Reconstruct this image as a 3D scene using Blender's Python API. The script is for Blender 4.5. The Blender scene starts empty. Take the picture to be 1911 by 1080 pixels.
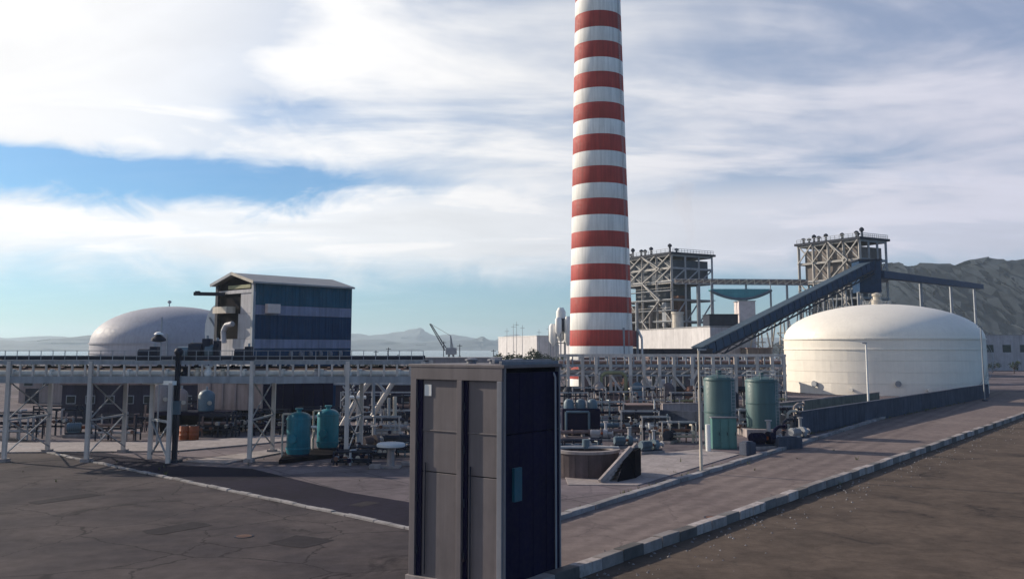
import bpy, math, random
from mathutils import Vector, Matrix
random.seed(7)
sc = bpy.context.scene
col = sc.collection
R = math.radians

# ------------------------------------------------------------------ camera
F, PX, PY, EYE = 1700.0, 972.0, 457.0, 10.0
PITCH = math.atan(193.0 / F)
cd = bpy.data.cameras.new('camera'); cam = bpy.data.objects.new('camera', cd); col.objects.link(cam)
cd.sensor_fit = 'HORIZONTAL'; cd.sensor_width = 36.0; cd.lens = F / 1911.0 * 36.0
cd.shift_x = (955.5 - PX) / 1911.0; cd.shift_y = -(540.0 - PY) / 1911.0
cd.clip_start = 0.5; cd.clip_end = 30000
cam.location = (0, 0, EYE); cam.rotation_euler = (R(90) + PITCH, 0, 0)
sc.camera = cam

# ------------------------------------------------------------------ light, exposure
SUN_AZ, SUN_EL = R(-64.0), R(23.0)          # azimuth from +Y towards +X
SD = Vector((math.sin(SUN_AZ) * math.cos(SUN_EL), math.cos(SUN_AZ) * math.cos(SUN_EL), math.sin(SUN_EL)))
ld = bpy.data.lights.new('sun', 'SUN'); ld.energy = 5.0; ld.angle = R(0.6); ld.color = (1.0, 0.87, 0.70)
sun = bpy.data.objects.new('sun', ld); col.objects.link(sun)
sun.rotation_euler = SD.to_track_quat('Z', 'Y').to_euler()
sun.location = (-60, 20, 60)
vs = sc.view_settings
vs.view_transform = 'Standard'; vs.look = 'None'; vs.exposure = 0.10; vs.gamma = 1.0
try: vs.use_curve_mapping = False
except Exception: pass

# ------------------------------------------------------------------ sky
w = bpy.data.worlds.new('World'); sc.world = w; w.use_nodes = True
nt = w.node_tree; nt.nodes.clear()
class NG:
    """small helper for node graphs"""
    def __init__(s, nt): s.nt = nt
    def n(s, t, **k):
        x = s.nt.nodes.new(t)
        for a, b in k.items(): setattr(x, a, b)
        return x
    def put(s, sock, v):
        if v is None: return
        if isinstance(v, bpy.types.NodeSocket): s.nt.links.new(v, sock)
        else: sock.default_value = v
    def m(s, op, a, b=None, c=None, clamp=False):
        x = s.n('ShaderNodeMath', operation=op); x.use_clamp = clamp
        for i, v in enumerate((a, b, c)): s.put(x.inputs[i], v)
        return x.outputs[0]
    def vm(s, op, a, b=None):
        x = s.n('ShaderNodeVectorMath', operation=op)
        s.put(x.inputs[0], a); s.put(x.inputs[1], b)
        return x.outputs['Value'] if op in ('DOT_PRODUCT', 'LENGTH') else x.outputs[0]
    def ss(s, v, a, b, lo=0.0, hi=1.0):
        x = s.n('ShaderNodeMapRange'); x.interpolation_type = 'SMOOTHSTEP'
        for i, q in enumerate((v, a, b, lo, hi)): s.put(x.inputs[i], q)
        return x.outputs[0]
    def lin(s, v, a, b, lo, hi):
        x = s.n('ShaderNodeMapRange')
        for i, q in enumerate((v, a, b, lo, hi)): s.put(x.inputs[i], q)
        return x.outputs[0]
    def mix(s, f, a, b, mode='MIX'):
        x = s.n('ShaderNodeMix', data_type='RGBA', blend_type=mode)
        s.put(x.inputs[0], f)
        for i, v in ((6, a), (7, b)):
            s.put(x.inputs[i], (v[0], v[1], v[2], 1) if isinstance(v, tuple) else v)
        return x.outputs[2]
    def noise(s, vec, scale, detail=4, rough=.55, dist=0.0):
        x = s.n('ShaderNodeTexNoise'); s.put(x.inputs['Vector'], vec)
        x.inputs['Scale'].default_value = scale; x.inputs['Detail'].default_value = detail
        x.inputs['Roughness'].default_value = rough; x.inputs['Distortion'].default_value = dist
        return x.outputs[0]
    def comb(s, x, y, z):
        c = s.n('ShaderNodeCombineXYZ')
        for i, v in enumerate((x, y, z)): s.put(c.inputs[i], v)
        return c.outputs[0]
g = NG(nt)
dirv = g.n('ShaderNodeTexCoord').outputs['Generated']
sep = g.n('ShaderNodeSeparateXYZ'); g.put(sep.inputs[0], dirv)
dx, dy, dz = sep.outputs
el = g.m('MULTIPLY', g.m('ARCSINE', dz), 57.2958)
az = g.m('MULTIPLY', g.m('ARCTAN2', dx, dy), 57.2958)
sky = g.n('ShaderNodeTexSky', sky_type='NISHITA')
sky.sun_disc = False; sky.sun_elevation = SUN_EL; sky.sun_rotation = SUN_AZ
sky.air_density = 1.0; sky.dust_density = 0.6; sky.ozone_density = 2.0; sky.altitude = 10
# cloud deck: a flat layer seen in perspective
zz = g.m('MAXIMUM', g.m('ADD', dz, 0.10), 0.06)
cp = g.comb(g.m('DIVIDE', dx, zz), g.m('DIVIDE', dy, zz), 0.0)
st = g.n('ShaderNodeMapping'); g.put(st.inputs['Vector'], cp)
st.inputs['Rotation'].default_value = (0, 0, R(-28)); st.inputs['Scale'].default_value = (0.75, 1.45, 1)
n_big = g.noise(cp, 0.85, 6, 0.55, 0.4)
n_str = g.noise(st.outputs[0], 1.5, 6, 0.55, 0.8)
aev = g.comb(g.m('MULTIPLY', az, 0.55), el, 0.0)
n_edge = g.noise(aev, 0.42, 6, 0.58, 0.6)
edge = g.m('SUBTRACT', n_edge, 0.5)
# a long clear gap low on the sun's side of the sky, closing to the right
azc = g.m('MAXIMUM', az, -60.0)
top = g.m('ADD', g.lin(azc, -22.7, 5.0, 11.4, 10.2), g.m('ADD', g.m('MULTIPLY', edge, 2.2), g.m('MULTIPLY', g.m('SUBTRACT', n_str, 0.5), 2.6)))
bot = g.m('ADD', g.ss(azc, -17.0, -7.0, 7.9, 9.9), g.m('MULTIPLY', edge, 4.2))
gap = g.m('MULTIPLY', g.ss(g.m('SUBTRACT', el, bot), -0.5, 1.3), g.m('SUBTRACT', 1.0, g.ss(g.m('SUBTRACT', el, top), -0.55, 0.75)))
gap = g.m('MULTIPLY', gap, g.ss(azc, 2.0, -12.0, 0.25, 1.0))
gap2 = g.m('MULTIPLY', g.ss(g.m('SUBTRACT', el, g.m('ADD', 13.4, g.m('MULTIPLY', edge, 2.0))), -0.3, 0.7),
           g.m('SUBTRACT', 1.0, g.ss(g.m('SUBTRACT', el, g.m('ADD', 14.6, g.m('MULTIPLY', edge, 3.0))), -0.4, 0.8)))
gap2 = g.m('MULTIPLY', gap2, g.m('MULTIPLY', g.ss(az, -19.5, -16.0), g.ss(az, -9.5, -13.0)))
# thin cover elsewhere: noise decides how much blue shows through
thin = g.m('ADD', g.m('MULTIPLY', n_big, 0.9), g.m('MULTIPLY', n_str, 0.6))
cover = g.ss(thin, 0.56, 0.88, 0.40, 1.0)
tosun = g.vm('DOT_PRODUCT', dirv, tuple(SD))
cover = g.m('MAXIMUM', cover, g.ss(tosun, 0.45, 0.85, 0.0, 1.0))
cover = g.m('MAXIMUM', cover, g.m('MULTIPLY', g.ss(el, 12.5, 8.5), 0.9))
cover = g.m('MULTIPLY', cover, g.m('SUBTRACT', 1.0, g.m('MULTIPLY', gap, 0.90)))
cover = g.m('MULTIPLY', cover, g.m('SUBTRACT', 1.0, g.m('MULTIPLY', gap2, 0.42)))
high = g.m('MULTIPLY', g.ss(el, 22.0, 48.0, 1.0, 0.10), g.ss(tosun, -0.60, -0.12, 0.08, 1.0))
cover = g.m('MULTIPLY', cover, high)
low = g.ss(g.m('ADD', el, g.m('MULTIPLY', edge, 3.0)), 3.2, 6.2)
cover = g.m('MULTIPLY', cover, g.m('ADD', 0.22, g.m('MULTIPLY', low, 0.78)))
bright = g.m('ADD', 0.655, g.ss(tosun, 0.0, 0.80, 0.0, 0.32))
bright = g.m('MULTIPLY', bright, g.lin(g.m('ADD', g.m('MULTIPLY', n_str, 0.55), g.m('MULTIPLY', n_big, 0.45)), 0.36, 0.64, 0.91, 1.06))
tint = g.mix(g.ss(tosun, 0.0, 0.55), (0.93, 0.94, 1.10), (1.0, 0.995, 1.0))
ccol = g.vm('MULTIPLY', tint, g.comb(bright, bright, bright))
blue = g.vm('MULTIPLY', sky.outputs[0], (0.036, 0.072, 0.103))
skycol = g.mix(cover, blue, ccol)
bg = g.n('ShaderNodeBackground'); bg.inputs['Strength'].default_value = 1.0
g.put(bg.inputs['Color'], skycol)
wo = g.n('ShaderNodeOutputWorld'); nt.links.new(bg.outputs[0], wo.inputs[0])

# ------------------------------------------------------------------ pixels to points
CP, SP = math.cos(PITCH), math.sin(PITCH)
def ray(px, py):
    a, b = (px - PX) / F, -(py - PY) / F
    return Vector((a, CP - b * SP, SP + b * CP))
def P(px, py, Y):
    d = ray(px, py); return Vector((0, 0, EYE)) + d * (Y / d.y)
def G(px, py, z=0.0):
    d = ray(px, py); return Vector((0, 0, EYE)) + d * ((z - EYE) / d.z)
def XY(px, Y):
    d = ray(px, 650); return Vector((d.x / d.y * Y, Y, 0))
def PXM(Y): return Y / F      # metres per pixel, roughly

# ------------------------------------------------------------------ materials
MATS = {}
def M(name, c, rough=.75, metal=0.0, var=.18, scale=.5, streak=0.0, rust=0.0, bump=0.0, bscale=8.0, rustcol=(.10, .045, .022), spec=.4, ovar=.09):
    if name in MATS: return MATS[name]
    m = bpy.data.materials.new(name); m.use_nodes = True
    t = m.node_tree; b = t.nodes['Principled BSDF']; h = NG(t)
    pos = h.n('ShaderNodeNewGeometry').outputs['Position']
    f = h.noise(pos, scale, 6, .62)
    f2 = h.noise(pos, scale * 9.0, 3, .6)
    k = h.m('ADD', h.lin(f, .3, .7, 1 - var, 1 + var), h.lin(f2, .3, .7, -var * .35, var * .35))
    if streak:
        mp = h.n('ShaderNodeMapping'); h.put(mp.inputs[0], pos); mp.inputs['Scale'].default_value = (2.2, 2.2, .10)
        k = h.m('MULTIPLY', k, h.lin(h.noise(mp.outputs[0], 1.0, 5, .65), .35, .68, 1.0 + streak * .25, 1 - streak))
    rnd_ = h.n('ShaderNodeObjectInfo').outputs['Random']
    k = h.m('MULTIPLY', k, h.lin(rnd_, 0, 1, 1 - ovar, 1 + ovar))
    cc = h.vm('MULTIPLY', tuple(c), h.comb(k, k, k))
    if rust:
        mp2 = h.n('ShaderNodeMapping'); h.put(mp2.inputs[0], pos); mp2.inputs['Scale'].default_value = (1.6, 1.6, .5)
        rf = h.ss(h.noise(mp2.outputs[0], 1.3, 7, .7), .66 - rust * .3, .78 - rust * .2)
        cc = h.mix(h.m('MULTIPLY', rf, min(1, .55 + rust)), cc, rustcol)
    h.put(b.inputs['Base Color'], cc)
    h.put(b.inputs['Roughness'], h.lin(f2, .3, .7, max(.05, rough - .12), min(1, rough + .12)))
    b.inputs['Metallic'].default_value = metal
    try: b.inputs['Specular IOR Level'].default_value = spec
    except Exception: pass
    if bump:
        bn = h.n('ShaderNodeBump'); bn.inputs['Strength'].default_value = bump; bn.inputs['Distance'].default_value = .05
        h.put(bn.inputs['Height'], h.noise(pos, bscale, 4, .65)); h.put(b.inputs['Normal'], bn.outputs[0])
    MATS[name] = m; return m

def ground_mat(name, c1, c2, stain=(.05, .045, .05), s1=.07, s2=.9, amount=.5, crack=0.0, rough=.9, joints=None, lanes=None):
    m = bpy.data.materials.new(name); m.use_nodes = True
    t = m.node_tree; b = t.nodes['Principled BSDF']; h = NG(t)
    pos = h.n('ShaderNodeNewGeometry').outputs['Position']
    a = h.noise(pos, s1, 6, .6, .3); d = h.noise(pos, s2, 6, .65); fine = h.noise(pos, 14.0, 3, .7)
    cc = h.mix(h.ss(a, .35, .65), c1, c2)
    k = h.m('ADD', h.lin(d, .25, .75, .72, 1.28), h.lin(fine, .3, .7, -.12, .12))
    cc = h.vm('MULTIPLY', cc, h.comb(k, k, k))
    sf = h.ss(h.noise(pos, .22, 7, .68, .8), .56, .70)
    cc = h.mix(h.m('MULTIPLY', sf, amount), cc, stain)
    if crack:
        v = h.n('ShaderNodeTexVoronoi', feature='DISTANCE_TO_EDGE'); v.inputs['Scale'].default_value = .16
        wob = h.vm('ADD', pos, h.vm('MULTIPLY', h.comb(d, a, fine), (1.6, 1.6, 0)))
        h.put(v.inputs['Vector'], wob)
        cf = h.ss(v.outputs[0], .012, .003)
        cc = h.mix(h.m('MULTIPLY', cf, crack), cc, stain)
    if joints:
        ang_, sz = joints; sp_ = h.n('ShaderNodeSeparateXYZ'); mp = h.n('ShaderNodeMapping'); h.put(mp.inputs[0], pos); mp.inputs['Rotation'].default_value = (0, 0, -ang_); h.put(sp_.inputs[0], mp.outputs[0])
        us = [h.m('DIVIDE', sp_.outputs[i_], sz) for i_ in (0, 1)]
        ds = [h.m('ABSOLUTE', h.m('SUBTRACT', h.m('FRACT', u_), .5)) for u_ in us]
        ln = h.ss(h.m('MAXIMUM', ds[0], ds[1]), .5 - .07 / sz, .5 - .03 / sz)
        wn = h.n('ShaderNodeTexWhiteNoise', noise_dimensions='2D'); h.put(wn.inputs['Vector'], h.comb(h.m('FLOOR', us[0]), h.m('FLOOR', us[1]), 0))
        kk = h.lin(wn.outputs[0], 0, 1, .78, 1.2); cc = h.vm('MULTIPLY', cc, h.comb(kk, kk, kk))
        cc = h.mix(h.m('MULTIPLY', ln, .8), cc, stain)
    if lanes:
        o_, n_, offs = lanes; acr = h.vm('DOT_PRODUCT', h.vm('SUBTRACT', pos, tuple(o_)), tuple(n_)); tr_n = h.lin(h.noise(pos, .35, 4, .6), .3, .7, .25, 1.0)
        for of_ in offs:
            wv = h.ss(h.m('ABSOLUTE', h.m('SUBTRACT', acr, of_)), .75, .15); cc = h.mix(h.m('MULTIPLY', h.m('MULTIPLY', wv, tr_n), .5), cc, stain)
    h.put(b.inputs['Base Color'], cc); b.inputs['Roughness'].default_value = rough; b.inputs['Specular IOR Level'].default_value = .08
    bn = h.n('ShaderNodeBump'); bn.inputs['Strength'].default_value = .35; bn.inputs['Distance'].default_value = .05
    h.put(bn.inputs['Height'], h.m('ADD', d, h.m('MULTIPLY', fine, .5))); h.put(b.inputs['Normal'], bn.outputs[0])
    return m

m_yard = ground_mat('yard_concrete', (.185, .155, .165), (.115, .098, .108), (.035, .03, .04), .06, .8, .75, .35, joints=(R(35), 5.5))
kA, kB = None, None
m_road = None
def road_mat(o_, n_): return ground_mat('road_surface', (.205, .165, .155), (.165, .132, .128), (.085, .068, .07), .09, 1.1, .55, .5, lanes=(o_, n_, (1.6, 3.3, 5.2, 6.9)))
m_tar = ground_mat('fresh_tarmac', (.016, .014, .030), (.011, .010, .022), (.045, .04, .05), .12, 1.6, .3, 0, .97)
m_fore = ground_mat('old_asphalt', (.082, .068, .070), (.045, .039, .046), (.018, .016, .02), .13, 1.0, .85, .8)
m_dirt = ground_mat('track_dirt', (.115, .088, .072), (.08, .062, .052), (.03, .025, .026), .22, 1.2, .9, .25)
m_conc = M('pale_concrete', (.30, .26, .255), .9, var=.22, streak=.3, bump=.25)
m_conc_d = M('shade_tinted_weathered_concrete', (.068, .080, .112), .9, spec=.1, var=.25, streak=.35, bump=.3)  # dark blue base carries the bund wall's shade; streaks are weathering
m_conc_g = M('grey_green_concrete', (.15, .16, .13), .9, var=.25, streak=.3, bump=.3)
m_kerb = M('kerb_concrete', (.25, .235, .24), .9, ovar=.25, var=.35, bump=.3)
m_kerb_w = M('kerb_white_paint', (.30, .265, .26), .85, ovar=.3, var=.35, rust=.5, rustcol=(.2, .17, .16))
m_kerb_b = M('kerb_black_paint', (.13, .12, .12), .85, ovar=.35, var=.4)
m_white = M('white_paint', (.80, .79, .76), .55, var=.06, streak=.12)
m_tankw = M('tank_white_paint', (.82, .77, .69), .5, var=.05, scale=.12, streak=.05, rust=.04, rustcol=(.55, .46, .38), ovar=.03)
m_dome = M('grey_tank_paint', (.36, .36, .41), .65, var=.08, scale=.2, streak=.15)
m_steelw = M('pale_steel_paint', (.58, .52, .48), .6, var=.15, streak=.25, rust=.16)
m_steelg = M('grey_steel_paint', (.30, .32, .35), .6, var=.18, streak=.25, rust=.12)
m_steeld = M('dark_steel_paint', (.022, .027, .045), .65, var=.3, rust=.10, spec=.15)
m_cream = M('cream_steel_paint', (.56, .50, .42), .6, var=.18, streak=.3, rust=.18)
m_boilst = M('grey_boiler_steel', (.38, .365, .35), .65, var=.22, streak=.3, rust=.25)
m_rust = M('rusty_steel', (.15, .075, .055), .85, var=.35, rust=.3)
m_brownpipe = M('brown_pipe', (.20, .135, .125), .7, var=.3, streak=.2, rust=.2)
m_greypipe = M('lagged_pipe', (.36, .35, .36), .5, var=.2, rust=.08)
m_greenpipe = M('olive_pipe', (.22, .22, .12), .6, var=.25, rust=.1)
m_red = M('chimney_red_paint', (.40, .048, .040), .7, var=.12, scale=.3, streak=.30)
m_chw = M('chimney_white_paint', (.82, .81, .78), .7, var=.06, scale=.3, streak=.20)
m_blue = M('blue_cladding', (.016, .090, .150), .65, var=.15, scale=.4, streak=.2, spec=.1)
m_blue2 = M('dark_blue_cladding', (.006, .044, .110), .65, var=.18, scale=.4, streak=.2, spec=.1)
m_band = M('grey_blue_cladding', (.22, .235, .34), .6, var=.12, streak=.2)
m_gable = M('gable_sheeting', (.40, .395, .43), .6, var=.15, streak=.3)
m_offw = M('lavender_white_sheeting', (.60, .58, .59), .7, var=.1, streak=.2)
m_roof = M('pale_roof_sheet', (.30, .30, .31), .6, var=.12, streak=.1)
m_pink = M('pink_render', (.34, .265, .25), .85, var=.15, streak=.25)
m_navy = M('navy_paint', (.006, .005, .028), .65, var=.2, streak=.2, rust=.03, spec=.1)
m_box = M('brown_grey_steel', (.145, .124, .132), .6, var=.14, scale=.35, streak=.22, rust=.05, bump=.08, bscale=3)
m_boxl = M('pale_grey_steel', (.19, .195, .225), .55, var=.12, streak=.2)
m_teal = M('teal_paint', (.007, .185, .25), .45, var=.18, scale=.9, streak=.2, rust=.06)
m_green = M('green_tank_paint', (.056, .118, .125), .5, var=.10, scale=.5, streak=.25, rust=.06)
m_green2 = M('teal_green_box_paint', (.08, .20, .19), .5, var=.15, streak=.2)
m_pump = M('blue_grey_machine_paint', (.09, .14, .18), .5, var=.25, rust=.15)
m_dark = M('shade_black', (.010, .009, .014), .95, var=.3, spec=.04)  # near-black stands in for shade inside openings and under machinery
m_boil = M('boiler_casing', (.055, .070, .095), .7, var=.3, scale=.15, streak=.2)
m_boilr = M('boiler_rusty_casing', (.155, .135, .128), .8, var=.35, scale=.12, streak=.3, rust=.08)
m_conv = M('conveyor_cladding', (.012, .042, .10), .7, spec=.12, var=.25, streak=.2)
m_orange = M('orange_drum_paint', (.30, .07, .02), .5, var=.2, rust=.15)
m_tealp = M('pale_teal_sheet', (.06, .28, .33), .6, var=.15, streak=.15)
m_glass = M('dark_glass', (.02, .025, .03), .15, var=.1)
m_leaf = M('foliage', (.035, .055, .025), .8, var=.5, scale=.7)
m_leaf2 = M('dark_foliage', (.022, .042, .026), .8, var=.5, scale=.7)
m_trunk = M('bark', (.07, .05, .04), .9, var=.3)
m_hill = M('hazed_hill_scrub', (.085, .105, .12), .95, var=.35, scale=.012)  # pale blue of distance haze is mixed into the scrub colour
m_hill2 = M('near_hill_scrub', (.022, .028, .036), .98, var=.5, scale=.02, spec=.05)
m_weed = M('dry_weeds', (.11, .12, .045), .9, var=.4, scale=2)
m_dark2 = M('dark_violet_render', (.045, .04, .062), .9, var=.3, streak=.3, spec=.1)
m_stain_brown = M('brown_machine_paint', (.11, .085, .095), .7, var=.3, rust=.2)

# ------------------------------------------------------------------ mesh helpers
class MB:
    def __init__(s): s.v = []; s.f = []
    def add(s, vs, fs):
        o = len(s.v); s.v += [Vector(p) for p in vs]; s.f += [tuple(i + o for i in q) for q in fs]; return s
    BOXF = [(0, 3, 2, 1), (4, 5, 6, 7), (0, 1, 5, 4), (1, 2, 6, 5), (2, 3, 7, 6), (3, 0, 4, 7)]
    def box(s, c, sz, rz=0.0):
        c = Vector(c); hx, hy, hz = sz[0] / 2, sz[1] / 2, sz[2] / 2; ca, sa = math.cos(rz), math.sin(rz)
        vs = []
        for z in (-hz, hz):
            for x, y in ((-hx, -hy), (hx, -hy), (hx, hy), (-hx, hy)):
                vs.append((c.x + x * ca - y * sa, c.y + x * sa + y * ca, c.z + z))
        return s.add(vs, MB.BOXF)
    def bar(s, p, q, wd, hd=None, up=(0, 0, 1)):
        p, q = Vector(p), Vector(q); hd = hd or wd; d = (q - p).normalized(); u = Vector(up)
        if abs(d.dot(u)) > .98: u = Vector((0, 1, 0))
        a = d.cross(u).normalized() * wd / 2; b = a.cross(d).normalized() * hd / 2
        return s.add([p - a - b, p + a - b, p + a + b, p - a + b, q - a - b, q + a - b, q + a + b, q - a + b],
                     [(0, 1, 2, 3), (7, 6, 5, 4), (4, 5, 1, 0), (5, 6, 2, 1), (6, 7, 3, 2), (7, 4, 0, 3)])
    def tube(s, p, q, r, n=10, r2=None):
        p, q = Vector(p), Vector(q); r2 = r if r2 is None else r2; d = (q - p).normalized()
        u = Vector((0, 0, 1)) if abs(d.z) < .95 else Vector((1, 0, 0))
        a = d.cross(u).normalized(); b = a.cross(d)
        vs = [p + (a * math.cos(2 * math.pi * i / n) + b * math.sin(2 * math.pi * i / n)) * r for i in range(n)]
        vs += [q + (a * math.cos(2 * math.pi * i / n) + b * math.sin(2 * math.pi * i / n)) * r2 for i in range(n)]
        return s.add(vs, [(i, (i + 1) % n, n + (i + 1) % n, n + i) for i in range(n)] + [tuple(range(n - 1, -1, -1)), tuple(range(n, 2 * n))])
    def path(s, pts, r, n=8):
        for a, b in zip(pts, pts[1:]): s.tube(a, b, r, n)
        return s
    def lathe(s, c, prof, n=32, caps=True):
        c = Vector(c); vs = []; fs = []
        for r, z in prof:
            vs += [(c.x + r * math.cos(2 * math.pi * i / n), c.y + r * math.sin(2 * math.pi * i / n), c.z + z) for i in range(n)]
        for k in range(len(prof) - 1):
            fs += [(k * n + i, k * n + (i + 1) % n, (k + 1) * n + (i + 1) % n, (k + 1) * n + i) for i in range(n)]
        if caps: fs += [tuple(range(n - 1, -1, -1)), tuple(range((len(prof) - 1) * n, len(prof) * n))]
        return s.add(vs, fs)
    def prism(s, pts, d):
        """polygon pts extruded by vector d"""
        n = len(pts); d = Vector(d)
        return s.add([Vector(p) for p in pts] + [Vector(p) + d for p in pts],
                     [tuple(range(n - 1, -1, -1)), tuple(range(n, 2 * n))] + [(i, (i + 1) % n, n + (i + 1) % n, n + i) for i in range(n)])
    def build(s, name, mat, parent=None, smooth=False, loc=None, bevel=0.0, label=None):
        off = Vector((0, 0, 0))
        q = parent
        while q is not None: off = off + q.location; q = q.parent
        if loc is not None: off = off + Vector(loc)
        me = bpy.data.meshes.new(name); me.from_pydata([tuple(p - off) for p in s.v], [], s.f); me.update()
        import bmesh
        bm = bmesh.new(); bm.from_mesh(me); bmesh.ops.recalc_face_normals(bm, faces=bm.faces[:]); bm.to_mesh(me); bm.free()
        me.materials.append(mat)
        o = bpy.data.objects.new(name, me); col.objects.link(o); o.parent = parent
        if loc is not None: o.location = Vector(loc)
        if smooth:
            for p in me.polygons: p.use_smooth = True
            try: me.set_sharp_from_angle(angle=R(38))
            except Exception: pass
        if bevel:
            b = o.modifiers.new('bevel', 'BEVEL'); b.width = bevel; b.segments = 2; b.limit_method = 'ANGLE'
        if label: o['label'] = label
        return o
def tag(o, label, cat, group=None):
    o['label'] = label; o['category'] = cat
    if group: o['group'] = group
    return o
def thing(name, label, cat, loc=(0, 0, 0), group=None):
    o = bpy.data.objects.new(name, None); col.objects.link(o); o.location = Vector(loc); o.empty_display_size = .3
    return tag(o, label, cat, group)
def struct(o): o['kind'] = 'structure'; return o
def copy_tree(o, parent=None, loc=None, rz=None, scale=None, label=None):
    c = o.copy(); col.objects.link(c); c.parent = parent
    if loc is not None: c.location = Vector(loc)
    if rz is not None: c.rotation_euler = (0, 0, rz)
    if scale is not None: c.scale = scale
    if label: c['label'] = label
    for ch in list(o.children): copy_tree(ch, c)
    return c
def V(*a): return Vector(a)
Z = Vector((0, 0, 1))

# ================================================================== THE SETTING
def sheet(name, pts, z, mat):
    mb = MB(); mb.add([(p[0], p[1], z) for p in pts], [tuple(range(len(pts)))])
    return struct(mb.build(name, mat))
sheet('ground', [(-8800, -150), (8800, -150), (8800, 8800), (-8800, 8800)], 0.0, m_yard)
def sea_mat():
    m = bpy.data.materials.new('sea_water'); m.use_nodes = True; t = m.node_tree; b = t.nodes['Principled BSDF']; h = NG(t)
    b.inputs['Base Color'].default_value = (.03, .09, .13, 1); b.inputs['Roughness'].default_value = .25
    bn = h.n('ShaderNodeBump'); bn.inputs['Strength'].default_value = .5; bn.inputs['Distance'].default_value = .5
    pos = h.n('ShaderNodeNewGeometry').outputs['Position']; h.put(bn.inputs['Height'], h.noise(pos, .08, 5, .6)); h.put(b.inputs['Normal'], bn.outputs[0])
    return m
sheet('sea', [(-2200, 1000), (150, 900), (900, 1150), (1500, 2600), (2600, 8000), (-5200, 8000), (-3300, 2600)], 0.05, sea_mat())

def hills(name, mat, pts, depth, seed, n=90, rough=1.0):
    """ridge through (x, y, height) control points, falling away in front and behind"""
    rnd = random.Random(seed); mb = MB(); rows = 33
    def ctl(t):
        k = t * (len(pts) - 1); i = min(int(k), len(pts) - 2); f = k - i; f = f * f * (3 - 2 * f)
        return [a + (b - a) * f for a, b in zip(pts[i], pts[i + 1])]
    ph = [rnd.uniform(0, 6.28) for _ in range(8)]
    vs = []
    for j in range(rows):
        s = j / (rows - 1) * 2 - 1
        for i in range(n):
            x, y, hgt = ctl(i / (n - 1)); prof = .5 + .5 * math.cos(math.pi * s)
            f_ = i / n * 90
            wob = 1 + rough * (.16 * math.sin(f_ * .35 + ph[0]) + .10 * math.sin(f_ * .8 + ph[1] + j * .4) + .05 * math.sin(f_ * 1.9 + ph[2] + j * .7) + rnd.uniform(-.02, .02))
            from mathutils import noise as mn
            wob *= 1 + (.14 if depth != 420 else .08) * mn.fractal(Vector((x, y + s * depth, seed * 50.0)) / (depth * .35), .9, 2.0, 7) * (1 - .3 * abs(s))
            vs.append((x + rnd.uniform(-.3, .3) * depth * .05, y + s * depth + rnd.uniform(-1, 1) * depth * .04, hgt * prof * wob - (2 if abs(s) == 1 else 0)))
    fs = [(j * n + i, j * n + i + 1, (j + 1) * n + i + 1, (j + 1) * n + i) for j in range(rows - 1) for i in range(n - 1)]
    mb.add(vs, fs)
    return struct(mb.build(name, mat, smooth=True))
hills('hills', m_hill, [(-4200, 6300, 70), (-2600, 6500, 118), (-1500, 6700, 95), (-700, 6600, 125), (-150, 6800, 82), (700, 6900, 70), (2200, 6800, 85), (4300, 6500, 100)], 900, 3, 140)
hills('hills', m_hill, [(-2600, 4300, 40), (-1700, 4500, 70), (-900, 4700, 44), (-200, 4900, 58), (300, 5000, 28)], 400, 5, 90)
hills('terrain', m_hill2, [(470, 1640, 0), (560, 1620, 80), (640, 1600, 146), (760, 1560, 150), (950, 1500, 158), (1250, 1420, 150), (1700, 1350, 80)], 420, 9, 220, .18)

# road on the right with its two kerbs
kA, kB = G(1215, 915), G(1682, 770)
kd = (kB - kA).normalized(); kn = V(kd.y, -kd.x, 0)        # kn points right of travel
def until(a, d, px):
    k = ray(px, 650).x / ray(px, 650).y; return a + d * ((k * a.y - a.x) / (d.x - k * d.y))
k0, k1 = until(kA, kd, 985), kA + kd * 190
lA, lB = G(1520, 916), G(1682, 858)
l_d = (lB - lA).normalized(); l0, l1 = lA - l_d * 40, lA + l_d * 170
m_road = road_mat(kA, kn)
sheet('road', [tuple(k0 + kn * .1)[:2], tuple(l0)[:2], tuple(l1)[:2], tuple(k1 + kn * .1)[:2]], .012, m_road)
sheet('track_bed', [tuple(l0 + V(.05, -.05, 0))[:2], tuple(l0 + V(14, -10, 0))[:2], tuple(l1 + V(40, -30, 0))[:2], tuple(l1 + V(.05, -.05, 0))[:2]], .010, m_dirt)
def kerb(name, a, b, step, wd, hg, mats, root):
    d = (b - a); L = d.length; d.normalize(); n = int(L / step); meshes = {}
    for i in range(n):
        mt = mats[i % len(mats)]
        p = a + d * (i + .5) * step
        if p.y < 30: continue
        key = mt.name
        if key not in meshes:
            mb = MB(); mb.box((0, 0, hg / 2), (step - .035, wd, hg))
            o = mb.build(name, mt, bevel=.03); meshes[key] = o.data; first = o
        else:
            o = bpy.data.objects.new(name, meshes[key]); col.objects.link(o)
            bv = o.modifiers.new('bevel', 'BEVEL'); bv.width = .03; bv.segments = 2; bv.limit_method = 'ANGLE'
        o.parent = root; o.location = p + V(-d.y, d.x, 0) * random.uniform(-.03, .03) + V(0, 0, random.uniform(-.06, .015)); o.rotation_euler = (random.uniform(-.03, .03), random.uniform(-.014, .014), math.atan2(d.y, d.x) + random.uniform(-.014, .014))
def kerb_root(name, loc=(0, 0, 0)):
    o = bpy.data.objects.new(name, None); col.objects.link(o); o['kind'] = 'structure'; return o
kerb('kerb_stone', k0, k1, 1.5, .55, .34, [m_kerb], kerb_root('road_kerb'))
kerb('kerb_stone', l0, l1, 1.9, .6, .55, [m_kerb_w, m_kerb_b, m_kerb_w], kerb_root('painted_kerb'))
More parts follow.
